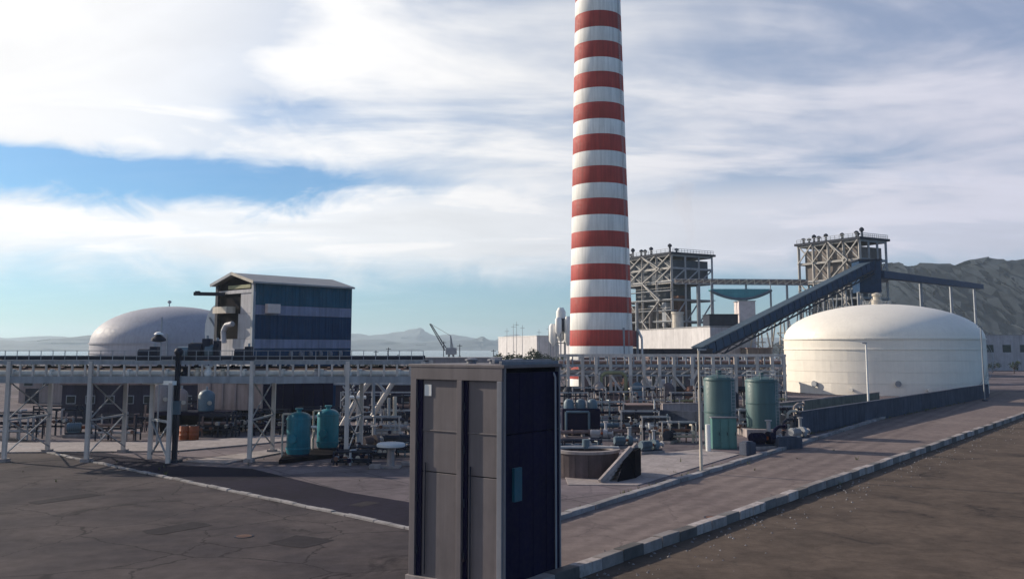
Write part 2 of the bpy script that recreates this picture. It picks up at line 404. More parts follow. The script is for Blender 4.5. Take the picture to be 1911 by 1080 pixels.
# tarmac in the left foreground
ta0, ta1 = G(262, 855), G(650, 918)
td = (ta1 - ta0).normalized()
e0, e1 = G(262, 881), G(452, 921); ed_ = (e1 - e0).normalized()
sheet('tarmac', [tuple(p)[:2] for p in (ta0 - td * 60, ta0, G(330, 867), G(470, 874), ta1, until(ta1, td, 840), until(e1, ed_, 840), e0 - ed_ * 60)], .008, m_tar)
fl_, fr_ = e0 - ed_ * 60, until(e1, ed_, 900)
sheet('forecourt', [tuple(p)[:2] for p in (fl_, fr_, V(fr_.x, 20, 0), V(fl_.x - 30, 20, 0))], .005, m_fore)
kerb('kerb_stone', e0 - ed_ * 60, until(e1, ed_, 840), 1.4, .35, .16, [m_kerb], kerb_root('tarmac_kerb'))
m_patch = ground_mat('asphalt_patch', (.034, .030, .036), (.026, .023, .029), (.05, .045, .05), .3, 2.0, .5, 0)
rp = random.Random(4)
for px_, py_, sx, sy in ((330, 985, 3.4, 1.8), (560, 1010, 2.2, 2.6), (120, 930, 4.5, 1.4), (680, 940, 1.8, 1.2)):
    c = G(px_, py_); aa = math.atan2(kd.y, kd.x) + rp.uniform(-.1, .1); pts = []
    for (ux, uy) in ((-1, -1), (-.2, -1.06), (1, -1), (1.04, .1), (1, 1), (.1, .95), (-1, 1), (-1.05, 0)):
        x, y = ux * sx / 2 * rp.uniform(.93, 1.05), uy * sy / 2 * rp.uniform(.93, 1.05); pts.append((c.x + x * math.cos(aa) - y * math.sin(aa), c.y + x * math.sin(aa) + y * math.cos(aa)))
    sheet('asphalt_patch', pts, .018, m_patch)
for px_, py_, lb in ((455, 1000, 'round iron manhole cover in the left foreground paving'), (1330, 965, 'round iron manhole cover in the road at the right')):
    c = G(px_, py_); t = thing('manhole_cover', lb, 'manhole', c, 'manhole covers')
    mb = MB(); mb.lathe(c, [(.52, .0), (.52, .03), (.43, .03), (.43, .0)], 24, caps=False); mb.build('frame', m_steeld, t)
    mb = MB(); mb.lathe(c, [(.42, .0), (.42, .026)], 24)
    for k in range(-3, 4): mb.box(c + V(k * .11, 0, .03), (.04, .6 - abs(k) * .08, .012))
    mb.build('lid', m_rust, t)
# pale concrete strips behind the pipe bridge legs
def slab(name, pts, h, mat):
    mb = MB(); mb.prism([tuple(p) for p in pts], (0, 0, h)); return struct(mb.build(name, mat, bevel=.03))
slab('path', [G(-60, 846), G(-60, 828), G(330, 826), G(540, 812), G(540, 824), G(330, 843)], .14, m_conc)
slab('path', [G(345, 862), G(520, 838), G(530, 845), G(420, 866)], .12, m_conc)
slab('pavement', [G(1060, 905), G(1190, 906), G(1380, 848), G(1310, 838), G(1180, 852), G(1050, 880)], .06, m_conc)

# ================================================================== CHIMNEY
CD = 202.0; c0 = XY(1122, CD)
def zpx(py, Y=CD): return P(1120, py, Y).z
def halfr(py, hp):
    z = zpx(py); return hp * (CD * CP + (z - EYE) * SP) / F
zb, rb = zpx(640), halfr(640, 58.5); zt, rt = zpx(5), halfr(5, 42.0)
def crad(z): return rb + (rt - rb) * (z - zb) / (zt - zb)
ch = thing('chimney', 'tall tapering chimney striped in red and white bands', 'chimney', c0)
reds = [(15, 45.5), (72, 103), (130, 160), (187.5, 219), (247.5, 279), (307.5, 339.5), (368, 399), (429.5, 459.5), (491, 521), (553, 583), (615, 645.5), (677, 708)]
YF = CD - 6.5
edges = [(zpx(b, YF), zpx(a, YF)) for a, b in reds][::-1]     # (z low, z high), from the ground up
zs = []; cur = 0.0
for lo, hi in edges:
    zs.append(('white_band', cur, lo)); zs.append(('red_band', lo, hi)); cur = hi
stepz = 3.5
while cur < 116:
    zs.append(('white_band', cur, cur + stepz)); zs.append(('red_band', cur + stepz, cur + 2 * stepz)); cur += 2 * stepz
for nm, a, b in zs:
    mb = MB(); n = 64
    prof = [(crad(a), a), (crad(a) + .012, a + .03), (crad(b) + .012, b - .03), (crad(b), b)]
    mb.lathe(c0, prof, n, caps=False); mb.build(nm, m_red if nm[0] == 'r' else m_chw, ch, smooth=True)
mb = MB(); rr = crad(cur); mb.lathe(c0, [(rr + .35, cur), (rr + .35, cur + .9), (rr - .5, cur + .9), (rr - .5, cur - 3), (.01, cur - 3)], 64, caps=False); mb.build('crown', m_conc_d, ch, smooth=True)
mb = MB(); mb.lathe(c0, [(crad(0) + .9, 0), (crad(0) + .9, 1.0), (crad(0) + .05, 1.3)], 64); mb.build('footing', m_conc, ch)
# ladder up the shaded side
la = R(-38)
mb = MB()
for s in (-.25, .25):
    d0 = V(math.cos(la), math.sin(la), 0); tn = V(-d0.y, d0.x, 0) * s
    for a in range(0, 112, 8): mb.bar(c0 + d0 * (crad(a) + .25) + tn + Z * a, c0 + d0 * (crad(a + 8) + .25) + tn + Z * (a + 8), .06)
for k in range(0, 224): mb.bar(c0 + d0 * (crad(k * .5) + .25) + tn + Z * k * .5, c0 + d0 * (crad(k * .5) + .25) - tn + Z * k * .5, .04)
mb.build('ladder', m_steelg, ch)
# flue duct that enters the chimney on its right
dz0, dz1 = zpx(647), zpx(612)
fl = thing('flue_duct', 'dark red flue duct joining the right side of the striped chimney', 'duct', XY(1182, CD + 1))
a = XY(1164, CD - 5.0); b_ = XY(1190, CD + 3)
mb = MB(); mb.prism([V(a.x, a.y, dz0), V(b_.x, b_.y, dz0), V(b_.x, b_.y, dz1 - .6), V(a.x, a.y, dz1 - .2)], V(1.2, 8, 0) * .6); mb.build('casing', M('duct_red_paint', (.20, .035, .045), .7, var=.2), fl)
for px_ in (1164, 1190):
    q = XY(px_, CD - 5.2 if px_ < 1180 else CD + 2.6); mb = MB(); mb.bar(V(q.x, q.y, 0), V(q.x, q.y, dz1), .5); mb.build('post', m_steelg, fl)
mb = MB(); mb.tube(V(b_.x, b_.y - .6, dz1 - .3), V(b_.x + .9, b_.y - .6, dz1 - 2.2), .3, 8); mb.tube(V(b_.x + .9, b_.y - .6, dz1 - 2.2), V(b_.x + .9, b_.y - .6, 0), .25, 8); mb.build('drain_pipe', m_white, fl)

# ================================================================== WHITE STORAGE TANK
def storage_tank(label, px, Y, rpx, z_sh, z_top, mat, nm='storage_tank', plates=False):
    c = XY(px, Y); r = rpx * Y / F
    t = thing(nm, label, 'tank', c, 'domed storage tanks')
    crs = 5
    for k in range(crs):
        a, b = z_sh * k / crs, z_sh * (k + 1) / crs
        mb = MB(); o = .025 * (crs - k)
        npl = 18 if plates else 1; ph = .5 * (k % 2)
        for q in range(npl):
            mb = MB(); n_ = 5 if plates else 73; vs_ = []; oo = o + random.uniform(0, .012)
            for i in range(n_ + 1):
                an = 2 * math.pi * (q + ph + (i / n_) * (.9985 if plates else 1)) / npl
                for z_ in (a + .02, b - .02): vs_.append((c.x + (r + oo) * math.cos(an), c.y + (r + oo) * math.sin(an), z_))
            mb.add(vs_, [(2 * i, 2 * i + 2, 2 * i + 3, 2 * i + 1) for i in range(n_)]); mb.build('shell_plate', mat, t, smooth=True)
        if k == 0: mb = MB(); mb.lathe(c, [(r - .02, 0), (r - .02, z_sh)], 90, caps=False); mb.build('inner_shell', mat, t, smooth=True)
    prof = [(r + .02, z_sh)]; kn_ = 14
    for i in range(kn_ + 1):
        a = i / kn_ * math.pi / 2
        prof.append((max(.05, r * math.cos(a)), z_sh + (z_top - z_sh) * math.sin(a)))
    mb = MB(); mb.lathe(c, prof, 72, caps=False); mb.build('dome_roof', mat, t, smooth=True)
    for zz_, pr in ((z_sh * .985, .16), (z_sh * .80, .10)):
        mb = MB(); mb.lathe(c, [(r - .1, zz_ - .12), (r + pr + .1, zz_ - .12), (r + pr + .1, zz_ + .12), (r - .1, zz_ + .12)], 72, caps=False); mb.build('wind_girder', mat, t)
    return t, c, r
tkY = 216.0
tank, tc, tr = storage_tank('large white domed storage tank behind the dark bund wall', 1645, tkY, 173.5, P(1463, 632, tkY).z, P(1637, 568, tkY).z, m_tankw, plates=True)
ztp = P(1637, 568, tkY).z
q = V(tc.x - .6, tc.y, ztp)
mb = MB(); mb.lathe(q + V(0, 0, -.5), [(1.25, 0), (1.25, 1.5), (.85, 1.7), (.85, 2.4), (1.1, 2.5), (1.1, 3.0), (.2, 3.3)], 20); mb.build('roof_vent', m_cream, tank, smooth=True)
mb = MB()
for k in range(24):
    a0, a1 = 2 * math.pi * k / 24, 2 * math.pi * (k + 1) / 24
    for hh in (.6, 1.1): mb.bar(q + V(math.cos(a0) * 3.2, math.sin(a0) * 3.2, hh - .4), q + V(math.cos(a1) * 3.2, math.sin(a1) * 3.2, hh - .4), .07)
    mb.bar(q + V(math.cos(a0) * 3.2, math.sin(a0) * 3.2, -.5), q + V(math.cos(a0) * 3.2, math.sin(a0) * 3.2, .7), .07)
mb.build('roof_rail', m_steelg, tank)
for k, an in enumerate((-150, -128, -104, -88)):
    d0_ = V(math.cos(R(an)), math.sin(R(an)), 0); mb = MB(); zz_ = (2.2, 1.2, 2.6, 1.4)[k]; mb.tube(tc + d0_ * (tr - .2) + Z * zz_, tc + d0_ * (tr + .9) + Z * zz_, (.5, .3, .45, .3)[k], 14); mb.tube(tc + d0_ * (tr + .75) + Z * zz_, tc + d0_ * (tr + .95) + Z * zz_, (.7, .45, .65, .45)[k], 14); mb.build('shell_nozzle', m_tankw if k % 2 else m_steelg, tank)
# stair winding round the tank
mb = MB(); zsh = P(1463, 622, tkY).z; N = 46
for i in range(N):
    a = R(-62 + i * 1.55); zz_ = zsh * (i + .5) / N
    mb.box(tc + V(math.cos(a), math.sin(a), 0) * (tr + .75) + Z * zz_, (1.0, .62, .06), a)
mb.build('stair_treads', m_steelg, tank)
mb = MB()
for rad_, hh in ((1.25, 0), (1.25, 1.05)):
    pts = [tc + V(math.cos(R(-62 + i * 1.55)), math.sin(R(-62 + i * 1.55)), 0) * (tr + rad_) + Z * (zsh * (i + .5) / N + hh) for i in range(0, N, 3)]
    mb.path(pts, .045, 5)
mb.build('stair_rail', m_steelg, tank)
dtank, dc, dr = storage_tank('grey domed tank left of the blue plant building', 324, 205, 142, P(322, 640, 205).z, P(322, 572, 205).z, m_dome)
q = P(316, 572, 205); mb = MB(); mb.tube(q - Z * .5, q + Z * 1.0, .12, 8); mb.lathe(q + Z * .7, [(.1, 0), (.42, .15), (.42, .5), (.1, .7)], 12); mb.build('roof_vent', m_steelg, dtank)
mb = MB(); s_ = V(XY(350, 200).x, dc.y - dr * .985, 0); mb.bar(s_, s_ + Z * 13, .3, .3); mb.build('ladder', m_steelg, dtank)

# bund walls round the white tank
def wall(name, label, a, b, h, th, mat, cap=None, cat='wall', panel=6.0):
    a, b = Vector(a), Vector(b); d = b - a; L = d.length; d.normalize(); ang = math.atan2(d.y, d.x)
    t = thing(name, label, cat, a)
    n = max(1, int(round(L / panel))); s = L / n
    for i in range(n):
        mb = MB(); p = a + d * (i + .5) * s
        mb.box(p + Z * (h / 2 + random.uniform(-.02, .02)), (s - .03, th, h), ang); mb.build('wall_panel', mat, t, bevel=.02)
    if cap:
        mb = MB(); mb.box((a + b) / 2 + Z * (h + .09), (L, th + .12, .16), ang); mb.build('coping', cap, t)
    return t
bA, bB = G(1492, 812), G(1690, 772)
bd = (bB - bA).normalized()
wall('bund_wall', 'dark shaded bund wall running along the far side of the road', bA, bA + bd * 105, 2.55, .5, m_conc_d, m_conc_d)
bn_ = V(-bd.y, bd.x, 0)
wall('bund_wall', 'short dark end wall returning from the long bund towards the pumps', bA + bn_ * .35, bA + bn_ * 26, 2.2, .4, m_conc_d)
wall('bund_wall', 'weathered grey green low wall at the foot of the white tank', G(1452, 776), G(1640, 751), 1.8, .4, m_conc_g, m_conc)
# ================================================================== BLUE PLANT BUILDING
bc = XY(474, 140); u = V(.66, .75, 0).normalized(); v = V(-.57, .82, 0).normalized()
v = V(-u.y, u.x, 0)
zE = P(474, 527, 140).z
Lr, Lg = 21.0, 9.9
def gpos(px):      # point on the gable line at picture column px
    best = min((abs(( (bc - V(u.y, -u.x, 0) * 0 + v * t).x / (bc + v * t).y) - ray(px, 650).x / ray(px, 650).y), t) for t in [i * .05 for i in range(0, 300)])
    return best[1]
Lg = gpos(402)
def rpos(px):
    return min((abs((bc + u * t).x / (bc + u * t).y - ray(px, 650).x / ray(px, 650).y), t) for t in [i * .05 for i in range(0, 900)])[1]
Lr = rpos(654)
bl = thing('plant_building', 'tall blue clad plant building with pale bands and low gable roof', 'building', bc)
def lev(py): return P(474, py, 140).z
# core walls
mb = MB(); cen = bc + u * Lr / 2 + v * Lg / 2; ang = math.atan2(u.y, u.x)
mb.box(cen + Z * (zE / 2 - .1), (Lr - .3, Lg - .3, zE - .2), ang); mb.build('wall', m_dark, bl)
# right face: sheets in bands
bands = [(lev(568), zE, m_blue, 'blue_sheet'), (lev(587), lev(568), m_band, 'pale_sheet'), (lev(632), lev(587), m_blue2, 'blue_sheet'), (lev(650), lev(632), m_band, 'pale_sheet'), (lev(672), lev(650), m_blue2, 'blue_sheet'), (0, lev(672), m_blue2, 'blue_sheet')]
NS = 14
for z0, z1, mt, nm in bands:
    for i in range(NS):
        s0, s1 = Lr * i / NS, Lr * (i + 1) / NS; o = random.uniform(0, .03)
        mb = MB(); c_ = bc + u * (s0 + s1) / 2 - v * (.02 + o - .1)
        mb.box(c_ + Z * (z0 + z1) / 2, (s1 - s0 - .05, .22, z1 - z0 - .06), ang)
        # standing ribs
        for k in range(3):
            mb.box(bc + u * (s0 + (k + .5) * (s1 - s0) / 3) - v * (.04 + o) + Z * (z0 + z1) / 2, (.09, .06, z1 - z0 - .12), ang)
        mb.build(nm, mt, bl)
# far and back walls
mb = MB(); mb.box(bc + u * Lr + v * Lg / 2 + Z * zE / 2, (.2, Lg, zE), ang); mb.build('end_wall', m_blue2, bl)
mb = MB(); mb.box(bc + u * Lr / 2 + v * Lg + Z * zE / 2, (Lr, .2, zE), ang); mb.build('back_wall', m_blue2, bl)
# gable end: grey sheets to the right, black core stands for shaded open bays to the left
def gq(pxa, pxb): return gpos(pxa), gpos(pxb)
def gpanel(name, pxa, pxb, ya, yb, mat, out=.05, th=.2, parent=bl):
    ta_, tb_ = gpos(pxa), gpos(pxb); ym = 142.0
    za, zb_ = P(pxb, yb, ym).z, P(pxb, ya, ym).z
    mb = MB(); mb.box(bc + v * (ta_ + tb_) / 2 - u * (out) + Z * (za + zb_) / 2, (th, abs(ta_ - tb_) - .04, zb_ - za - .04), ang)
    return mb.build(name, mat, parent)
for (xa, xb, ya, yb) in ((448, 461, 545, 585), (461, 474, 545, 585), (444, 459, 585, 632), (459, 474, 585, 632), (402, 425, 632, 668), (425, 450, 632, 668), (450, 474, 632, 668)):
    gpanel('gable_sheet', xb, xa, ya, yb, m_gable)
gpanel('gable_sheet', 474, 402, 668, 740, m_gable)
gpanel('corner_post', 475, 470, 530, 740, m_steelg, .25, .3)
gpanel('corner_post', 407, 402, 530, 650, m_steeld, .2, .3)
gpanel('header', 474, 404, 540, 547, m_gable, .16)
gpanel('lit_landing', 438, 412, 571, 584, m_cream, .9, 1.6)
gpanel('louvre', 466, 424, 531, 538, m_greenpipe, .1)
# bent duct inside the open bay
mb = MB(); mb.path([P(418, 640, 144.0), P(417, 618, 144.0), P(422, 607, 143.6), P(434, 604, 142.6)], .42, 10); mb.build('bent_duct', m_gable, bl, smooth=True)
# roof
zR = P(438, 512, 143).z
ov = .7
e_f = bc - v * ov; e_b = bc + v * (Lg + ov); rg = bc + v * Lg / 2
rise = zR - zE
for (pa, nm) in ((e_f, 'roof_slope'), (e_b, 'roof_slope')):
    NSg = 12
    rf = MB()
    a0 = pa - u * .9; a1 = pa + u * (Lr + .15); r0 = rg - u * .9; r1 = rg + u * (Lr + .15)
    rf.prism([a0 + Z * (zE - .15), a1 + Z * (zE - .15), r1 + Z * zR, r0 + Z * zR], (0, 0, .28)); rf.build(nm, m_roof, bl)
mb = MB(); mb.prism([bc + Z * (zE - .3) + u * .1, bc + v * Lg + Z * (zE - .3) + u * .1, rg + Z * (zR - .3) + u * .1], -u * .12); mb.build('gable_infill', m_dark, bl)
mb = MB(); mb.bar(e_f - u * .95 + Z * (zE + .0), rg - u * .95 + Z * (zR + .15), .12, .45); mb.build('barge_board', m_cream, bl)
mb = MB(); mb.bar(e_b - u * .95 + Z * (zE + .0), rg - u * .95 + Z * (zR + .15), .12, .45); mb.build('barge_board', m_steelg, bl)
# pale pinkish box and lamps on the long face
t_ = rpos(503)
mb = MB(); mb.box(bc + u * t_ - v * .55 + Z * lev(575), (2.3, .8, 1.45), ang); mb.build('pale_box', M('pale_box_paint', (.62, .50, .46), .6), bl, bevel=.04)
for i in range(6):
    tt = rpos(541 + i * 18.5)
    mb = MB(); mb.lathe(bc + u * tt - v * .35 + Z * (lev(664.5)), [(.05, 0), (.33, .1), (.33, .55), (.12, .75)], 10); mb.build('wall_lamp', m_boxl, bl)
# monorail beam stub sticking out of the gable
mb = MB(); q = P(408, 549, 145); mb.bar(q + V(1.0, 0, 0), P(362, 548, 145), .45, .55); mb.box(P(369, 545.5, 145), (.6, .7, .4)); mb.build('hoist_beam', m_steeld, bl)
# white curved chute on the left of the gable
cht = thing('chute', 'white curved chute on the left side of the blue plant building', 'chute', XY(392, 150))
mb = MB(); Y_ = 150.0
outl = [(407, 566), (396, 573), (387, 588), (383, 605), (382, 622), (384, 640), (393, 640), (402, 632), (405, 622)]
mb.prism([P(x, y, Y_) for x, y in outl], V(.5, 4.0, 0)); mb.build('hopper', m_white, cht)
mb = MB(); mb.bar(P(391, 592, Y_ - .15), P(404, 614, Y_ - .15), .22, .22); mb.build('stiffener', m_steelg, cht)
mb = MB(); mb.tube(P(389, 640, Y_ + 1.5), P(380, 668, Y_ + 1.5), .8, 10, .6); mb.build('spout', m_dome, cht)
for xx in (385, 400):
    mb = MB(); q = P(xx, 638, Y_ + 2); mb.bar(q, V(q.x, q.y, 0), .3); mb.build('leg', m_steelg, cht)

# low shed in front of it with an open dark base
sY = 112.0; scn = XY(492, sY)
def ray_t(base, d, px):
    k = ray(px, 650).x / ray(px, 650).y; return (k * base.y - base.x) / (d.x - k * d.y)
su = V(.93, .37, 0).normalized(); sv = V(-su.y, su.x, 0)
sL = ray_t(scn, su, 624); sW = ray_t(scn, V(-.93, .37, 0).normalized(), 372)
svw = V(-.93, .37, 0).normalized()
zt_, zb_ = P(492, 716, sY).z, P(492, 766, sY).z
sh = thing('hopper_shed', 'pink rendered hopper shed with an open dark base under the pipe bridge', 'shed', scn)
n = 5
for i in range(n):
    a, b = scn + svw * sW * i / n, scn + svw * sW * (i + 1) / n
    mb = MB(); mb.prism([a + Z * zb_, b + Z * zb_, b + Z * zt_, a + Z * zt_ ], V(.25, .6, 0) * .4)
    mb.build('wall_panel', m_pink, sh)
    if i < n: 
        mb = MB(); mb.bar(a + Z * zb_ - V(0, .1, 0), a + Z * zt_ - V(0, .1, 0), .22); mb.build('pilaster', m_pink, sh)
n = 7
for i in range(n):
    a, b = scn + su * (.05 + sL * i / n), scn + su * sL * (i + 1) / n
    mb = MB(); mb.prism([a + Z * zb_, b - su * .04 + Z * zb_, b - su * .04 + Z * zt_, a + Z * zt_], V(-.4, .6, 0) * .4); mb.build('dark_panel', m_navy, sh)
tip = scn + svw * sW + su * sL
mb = MB(); mb.prism([scn + V(0, -.3, 0) + Z * zt_, scn + su * (sL + .3) + Z * zt_, tip + Z * zt_, scn + svw * (sW + .3) + Z * zt_], (0, 0, .3)); mb.build('roof', m_steelg, sh)
mb = MB(); mb.prism([scn + V(0, .3, 0) + Z * zb_, scn + su * (sL - .2) + V(0, .3, 0) + Z * zb_, tip + Z * zb_, scn + svw * (sW - .2) + V(0, .3, 0) + Z * zb_], (0, 0, .2)); mb.build('floor_slab', m_dark, sh)
for i in range(4):
    for dd, LL in ((svw, sW), (su, sL)):
        a = scn + dd * (LL * (i + .3) / 4) + V(0, .35, 0)
        mb = MB(); mb.bar(a, a + Z * zb_, .45); mb.build('column', m_steeld, sh)
mb = MB(); mb.prism([scn + V(0, 4, 0), scn + su * (sL - 1) + V(0, 3, 0), tip, scn + svw * (sW - 1) + V(0, 3, 0)], (0, 0, zb_)); mb.build('underfloor_shade_block', m_dark, sh)

# ================================================================== PIPE BRIDGE, LEFT
rack = thing('pipe_bridge', 'long pale steel pipe bridge crossing the left yard on braced legs', 'pipe bridge', XY(470, 83))
yF, yR = 82.5, 90.0
zU, zL = P(470, 676, yF).z, P(470, 708, yF).z
def Xat(px, Y=yF): return XY(px, Y).x
frontpx = [20, 172, 472, 650, 790]
for px_ in frontpx:
    X = Xat(px_)
    for Y in (yF, yR):
        mb = MB(); mb.bar((X, Y, .25), (X, Y, zU + .1), .34, .34); mb.build('leg', m_steelw, rack)
        mb = MB(); mb.box((X, Y, .15), (.8, .8, .3)); mb.build('footing', m_conc, rack)
    mb = MB(); h3 = zL / 2
    for za, zb2 in ((.6, h3), (h3, zL - .2)):
        mb.bar((X, yF, za), (X, yR, zb2), .10); mb.bar((X + .12, yR, za), (X + .12, yF, zb2), .10)
    for zz_ in (h3, zL - .2): mb.bar((X, yF, zz_), (X, yR, zz_), .16)
    mb.build('cross_bracing', m_steelg, rack)
XA, XB = Xat(-80), Xat(790)
for Y in (yF, yR):
    for zz_, hh, mt in ((zU, .34, m_steelg), (zL, .62, m_steelg)):
        mb = MB(); mb.bar((XA, Y - .02, zz_), (XB, Y - .02, zz_), .24, hh); mb.build('beam', mt, rack)
# posts and ties between the beams
nb = 36
for i in range(nb + 1):
    X = XA + (XB - XA) * i / nb
    mb = MB(); mb.bar((X, yF - .05, zL + .3), (X, yF - .05, zU - .17), .16); mb.build('post', m_steelw, rack)
    mb = MB(); mb.bar((X, yF, zL + .15), (X, yR, zL + .15), .2); mb.build('tie', m_steelg, rack)
for i in range(nb):
    X0, X1 = XA + (XB - XA) * i / nb, XA + (XB - XA) * (i + 1) / nb
    mb = MB(); mb.bar((X0, yR, zL + .3), (X1, yR, zU - .1), .12) if i % 2 else mb.bar((X1, yR, zL + .3), (X0, yR, zU - .1), .12); mb.build('lattice_brace', m_steelw, rack)
# pipes carried by the bridge: things of their own
for i, (dy, r_, mt, lb, zz_) in enumerate(((.9, .26, m_white, 'white pipe nearest the front edge of the left pipe bridge', zL + .55), (1.9, .34, m_brownpipe, 'brown pipe in the middle of the left pipe bridge deck', zL + .62),
        (3.2, .22, m_greypipe, 'slim grey lagged pipe behind the brown one on the left pipe bridge', zL + .5), (4.6, .42, m_steeld, 'thick dark pipe at the back of the left pipe bridge', zL + .7))):
    t = thing('pipe', lb, 'pipe', (XA, yF + dy, zL + .3), 'pipes on the left pipe bridge')
    mb = MB(); mb.tube((XA, yF + dy, zz_), (XB, yF + dy, zz_), r_, 12); mb.build('run', mt, t, smooth=True)
    for k in range(12):
        X = XA + (XB - XA) * (k + .35 + .12 * i) / 12
        mb = MB(); mb.tube((X - .12, yF + dy, zz_), (X + .12, yF + dy, zz_), r_ + .13, 12); mb.build('flange', mt, t)
# cable tray and handrail on top
t = thing('cable_tray', 'dark cable tray running along the top of the left pipe bridge', 'cable tray', (XA, yF + 1, zU + .2))
mb = MB(); mb.box(((XA + XB) / 2, yF + 1.2, zU + .30), (XB - XA, 1.1, .1)); mb.build('tray', m_steeld, t)
for dy in (.65, 1.75):
    mb = MB(); mb.box(((XA + XB) / 2, yF + dy, zU + .45), (XB - XA, .06, .3)); mb.build('side_rail', m_steeld, t)
t = thing('handrail', 'thin grey handrail along the walkway of the left pipe bridge', 'handrail', (XA, yF, zU))
mb = MB()
for hh in (.55, 1.05): mb.tube((XA, yF + .1, zU + hh), (XB, yF + .1, zU + hh), .03, 6)
mb.build('rail', m_steelg, t)
for k in range(40): X = XA + (XB - XA) * k / 39; mb = MB(); mb.bar((X, yF + .1, zU + .17), (X, yF + .1, zU + 1.07), .05); mb.build('stanchion', m_steelg, t)
# valves standing on the bridge deck
vproto = None
def valve(loc, mt, label, s=1.0):
    global vproto
    if vproto is None:
        t = thing('valve', label, 'valve', (0, 0, 0), 'valves on the left pipe bridge')
        mb = MB(); mb.lathe((0, 0, 0), [(.28, 0), (.34, .1), (.34, .3), (.2, .45), (.2, .6), (.3, .65), (.3, .72), (.08, .75)], 12); mb.build('body', mt, t)
        mb = MB(); mb.tube((0, 0, .7), (0, 0, 1.1), .05, 6); mb.build('stem', m_steeld, t)
        mb = MB(); mb.lathe((0, 0, 1.05), [(.26, 0), (.32, .02), (.32, .07), (.26, .09)], 14, caps=False); mb.bar((-.28, 0, .95 + .14), (.28, 0, 1.09), .05); mb.build('handwheel', m_rust, t)
        vproto = t; t.location = loc; t.scale = (s, s, s); return t
    c = copy_tree(vproto, None, loc, random.uniform(0, 3), (s, s, s), label)
    c.children[0].data = c.children[0].data.copy(); c.children[0].data.materials[0] = mt
    return c
for px_, mt, lb, s in ((388, m_white, 'bright white valve on the pipe bridge above the pink shed', 1.25), (368, m_cream, 'cream valve left of the bright white valve on the pipe bridge', 1.0), (345, m_steeld, 'black valve on the pipe bridge near its leftmost visible column', 1.1),
        (415, m_cream, 'cream valve right of the bright white valve on the pipe bridge', .9), (650, m_white, 'white valve on the pipe bridge above the teal vessels', 1.0), (590, m_greypipe, 'grey valve on the pipe bridge below the blue building', .9)):
    valve((Xat(px_), yF + .35, zL + .3), mt, lb, s)

# separate dark column and pale trestle at the left
t = thing('pipe_trestle', 'pale two legged trestle with crossed braces at the left end of the yard', 'trestle', G(298, 858))
qa, qb = G(279, 856), G(313, 864)
tz = P(279, 712, qa.y).z
mb = MB(); mb.bar(qa, V(qa.x, qa.y, tz), .34); mb.build('leg', m_steelw, t)
mb = MB(); mb.bar(qb, V(qb.x + .0, qb.y, tz), .34); mb.build('leg', m_steelw, t)
mb = MB(); zm = P(279, 782, qa.y).z
mb.bar(V(qa.x, qa.y, zm), V(qb.x, qb.y, zm), .2); mb.bar(V(qa.x, qa.y, zm), V(qb.x, qb.y, .3), .14); mb.bar(V(qa.x, qa.y + .16, .3), V(qb.x, qb.y + .16, zm), .14); mb.build('cross_bracing', m_steelg, t)
mb = MB(); mb.bar(V(qa.x - .8, qa.y, tz), V(qb.x + .3, qb.y, tz), .4, .35); mb.build('cap_beam', m_white, t)
q = G(325, 862)
t = thing('steel_column', 'dark steel column rising past the left pipe bridge', 'column', q)
mb = MB(); zc = P(325, 655, q.y).z; mb.bar(q, V(q.x, q.y, zc), .10, .4); mb.bar(q + V(-.16, 0, 0), V(q.x - .16, q.y, zc), .06, .4); mb.bar(q + V(.16, 0, 0), V(q.x + .16, q.y, zc), .06, .4); mb.build('shaft', m_steeld, t)
mb = MB(); mb.box(q + Z * .1, (1.1, 1.1, .2)); mb.build('base_plate', m_steeld, t)
mb = MB(); mb.lathe(V(q.x, q.y, zc - .4), [(.2, 0), (.36, .15), (.4, .4), (.25, .65), (.05, .7)], 12); mb.build('head_sheave', m_steeld, t)
mb = MB(); mb.box(V(q.x, q.y - .1, P(325, 760, q.y).z), (.8, .3, 1.2)); mb.build('junction_box', m_pump, t)

# dark machinery on the bridge top (small drives)
for i, (px_, yy, sx, hh, lb) in enumerate(((278, 668, 1.6, .8, 'dark drive unit at the far left on top of the pipe bridge'), (350, 662, 1.5, 1.0, 'dark drive unit right of the dark column on the pipe bridge top'), (375, 655, 1.7, 1.35, 'tallest dark drive unit on the pipe bridge top'), (398, 655, 1.1, 1.2, 'narrow dark drive unit before the gable of the blue building'), (455, 662, 1.4, .8, 'low dark drive unit below the corner of the blue building'))):
    X = Xat(px_, yF + 4); z0 = zU + .15; sx *= 1.25; hh *= 1.35
    t = thing('drive_unit', lb, 'machine', (X, yF + 4, z0), 'drive units on the pipe bridge')
    mb = MB(); mb.box((X, yF + 4, z0 + .1), (sx, 1.2, .2)); mb.build('base_frame', m_steeld, t)
    mb = MB(); mb.tube((X - sx * .45, yF + 4, z0 + .2 + hh * .4), (X + sx * .1, yF + 4, z0 + .2 + hh * .4), hh * .4, 12); mb.build('motor', m_pump if i % 2 else m_steeld, t)
    mb = MB(); mb.box((X + sx * .28, yF + 4, z0 + .2 + hh * .5), (sx * .35, .9, hh)); mb.build('gearbox', m_steeld, t, bevel=.06)
    mb = MB(); mb.tube((X + sx * .28, yF + 4, z0 + .2 + hh), (X + sx * .28, yF + 4, z0 + .5 + hh), .12, 8); mb.build('breather', m_steelg, t)
mb = MB(); mb.box(((XA + XB) / 2, yF + 4, zU + .08), (XB - XA, 2.2, .12)); mb.build('deck', m_steeld, rack)

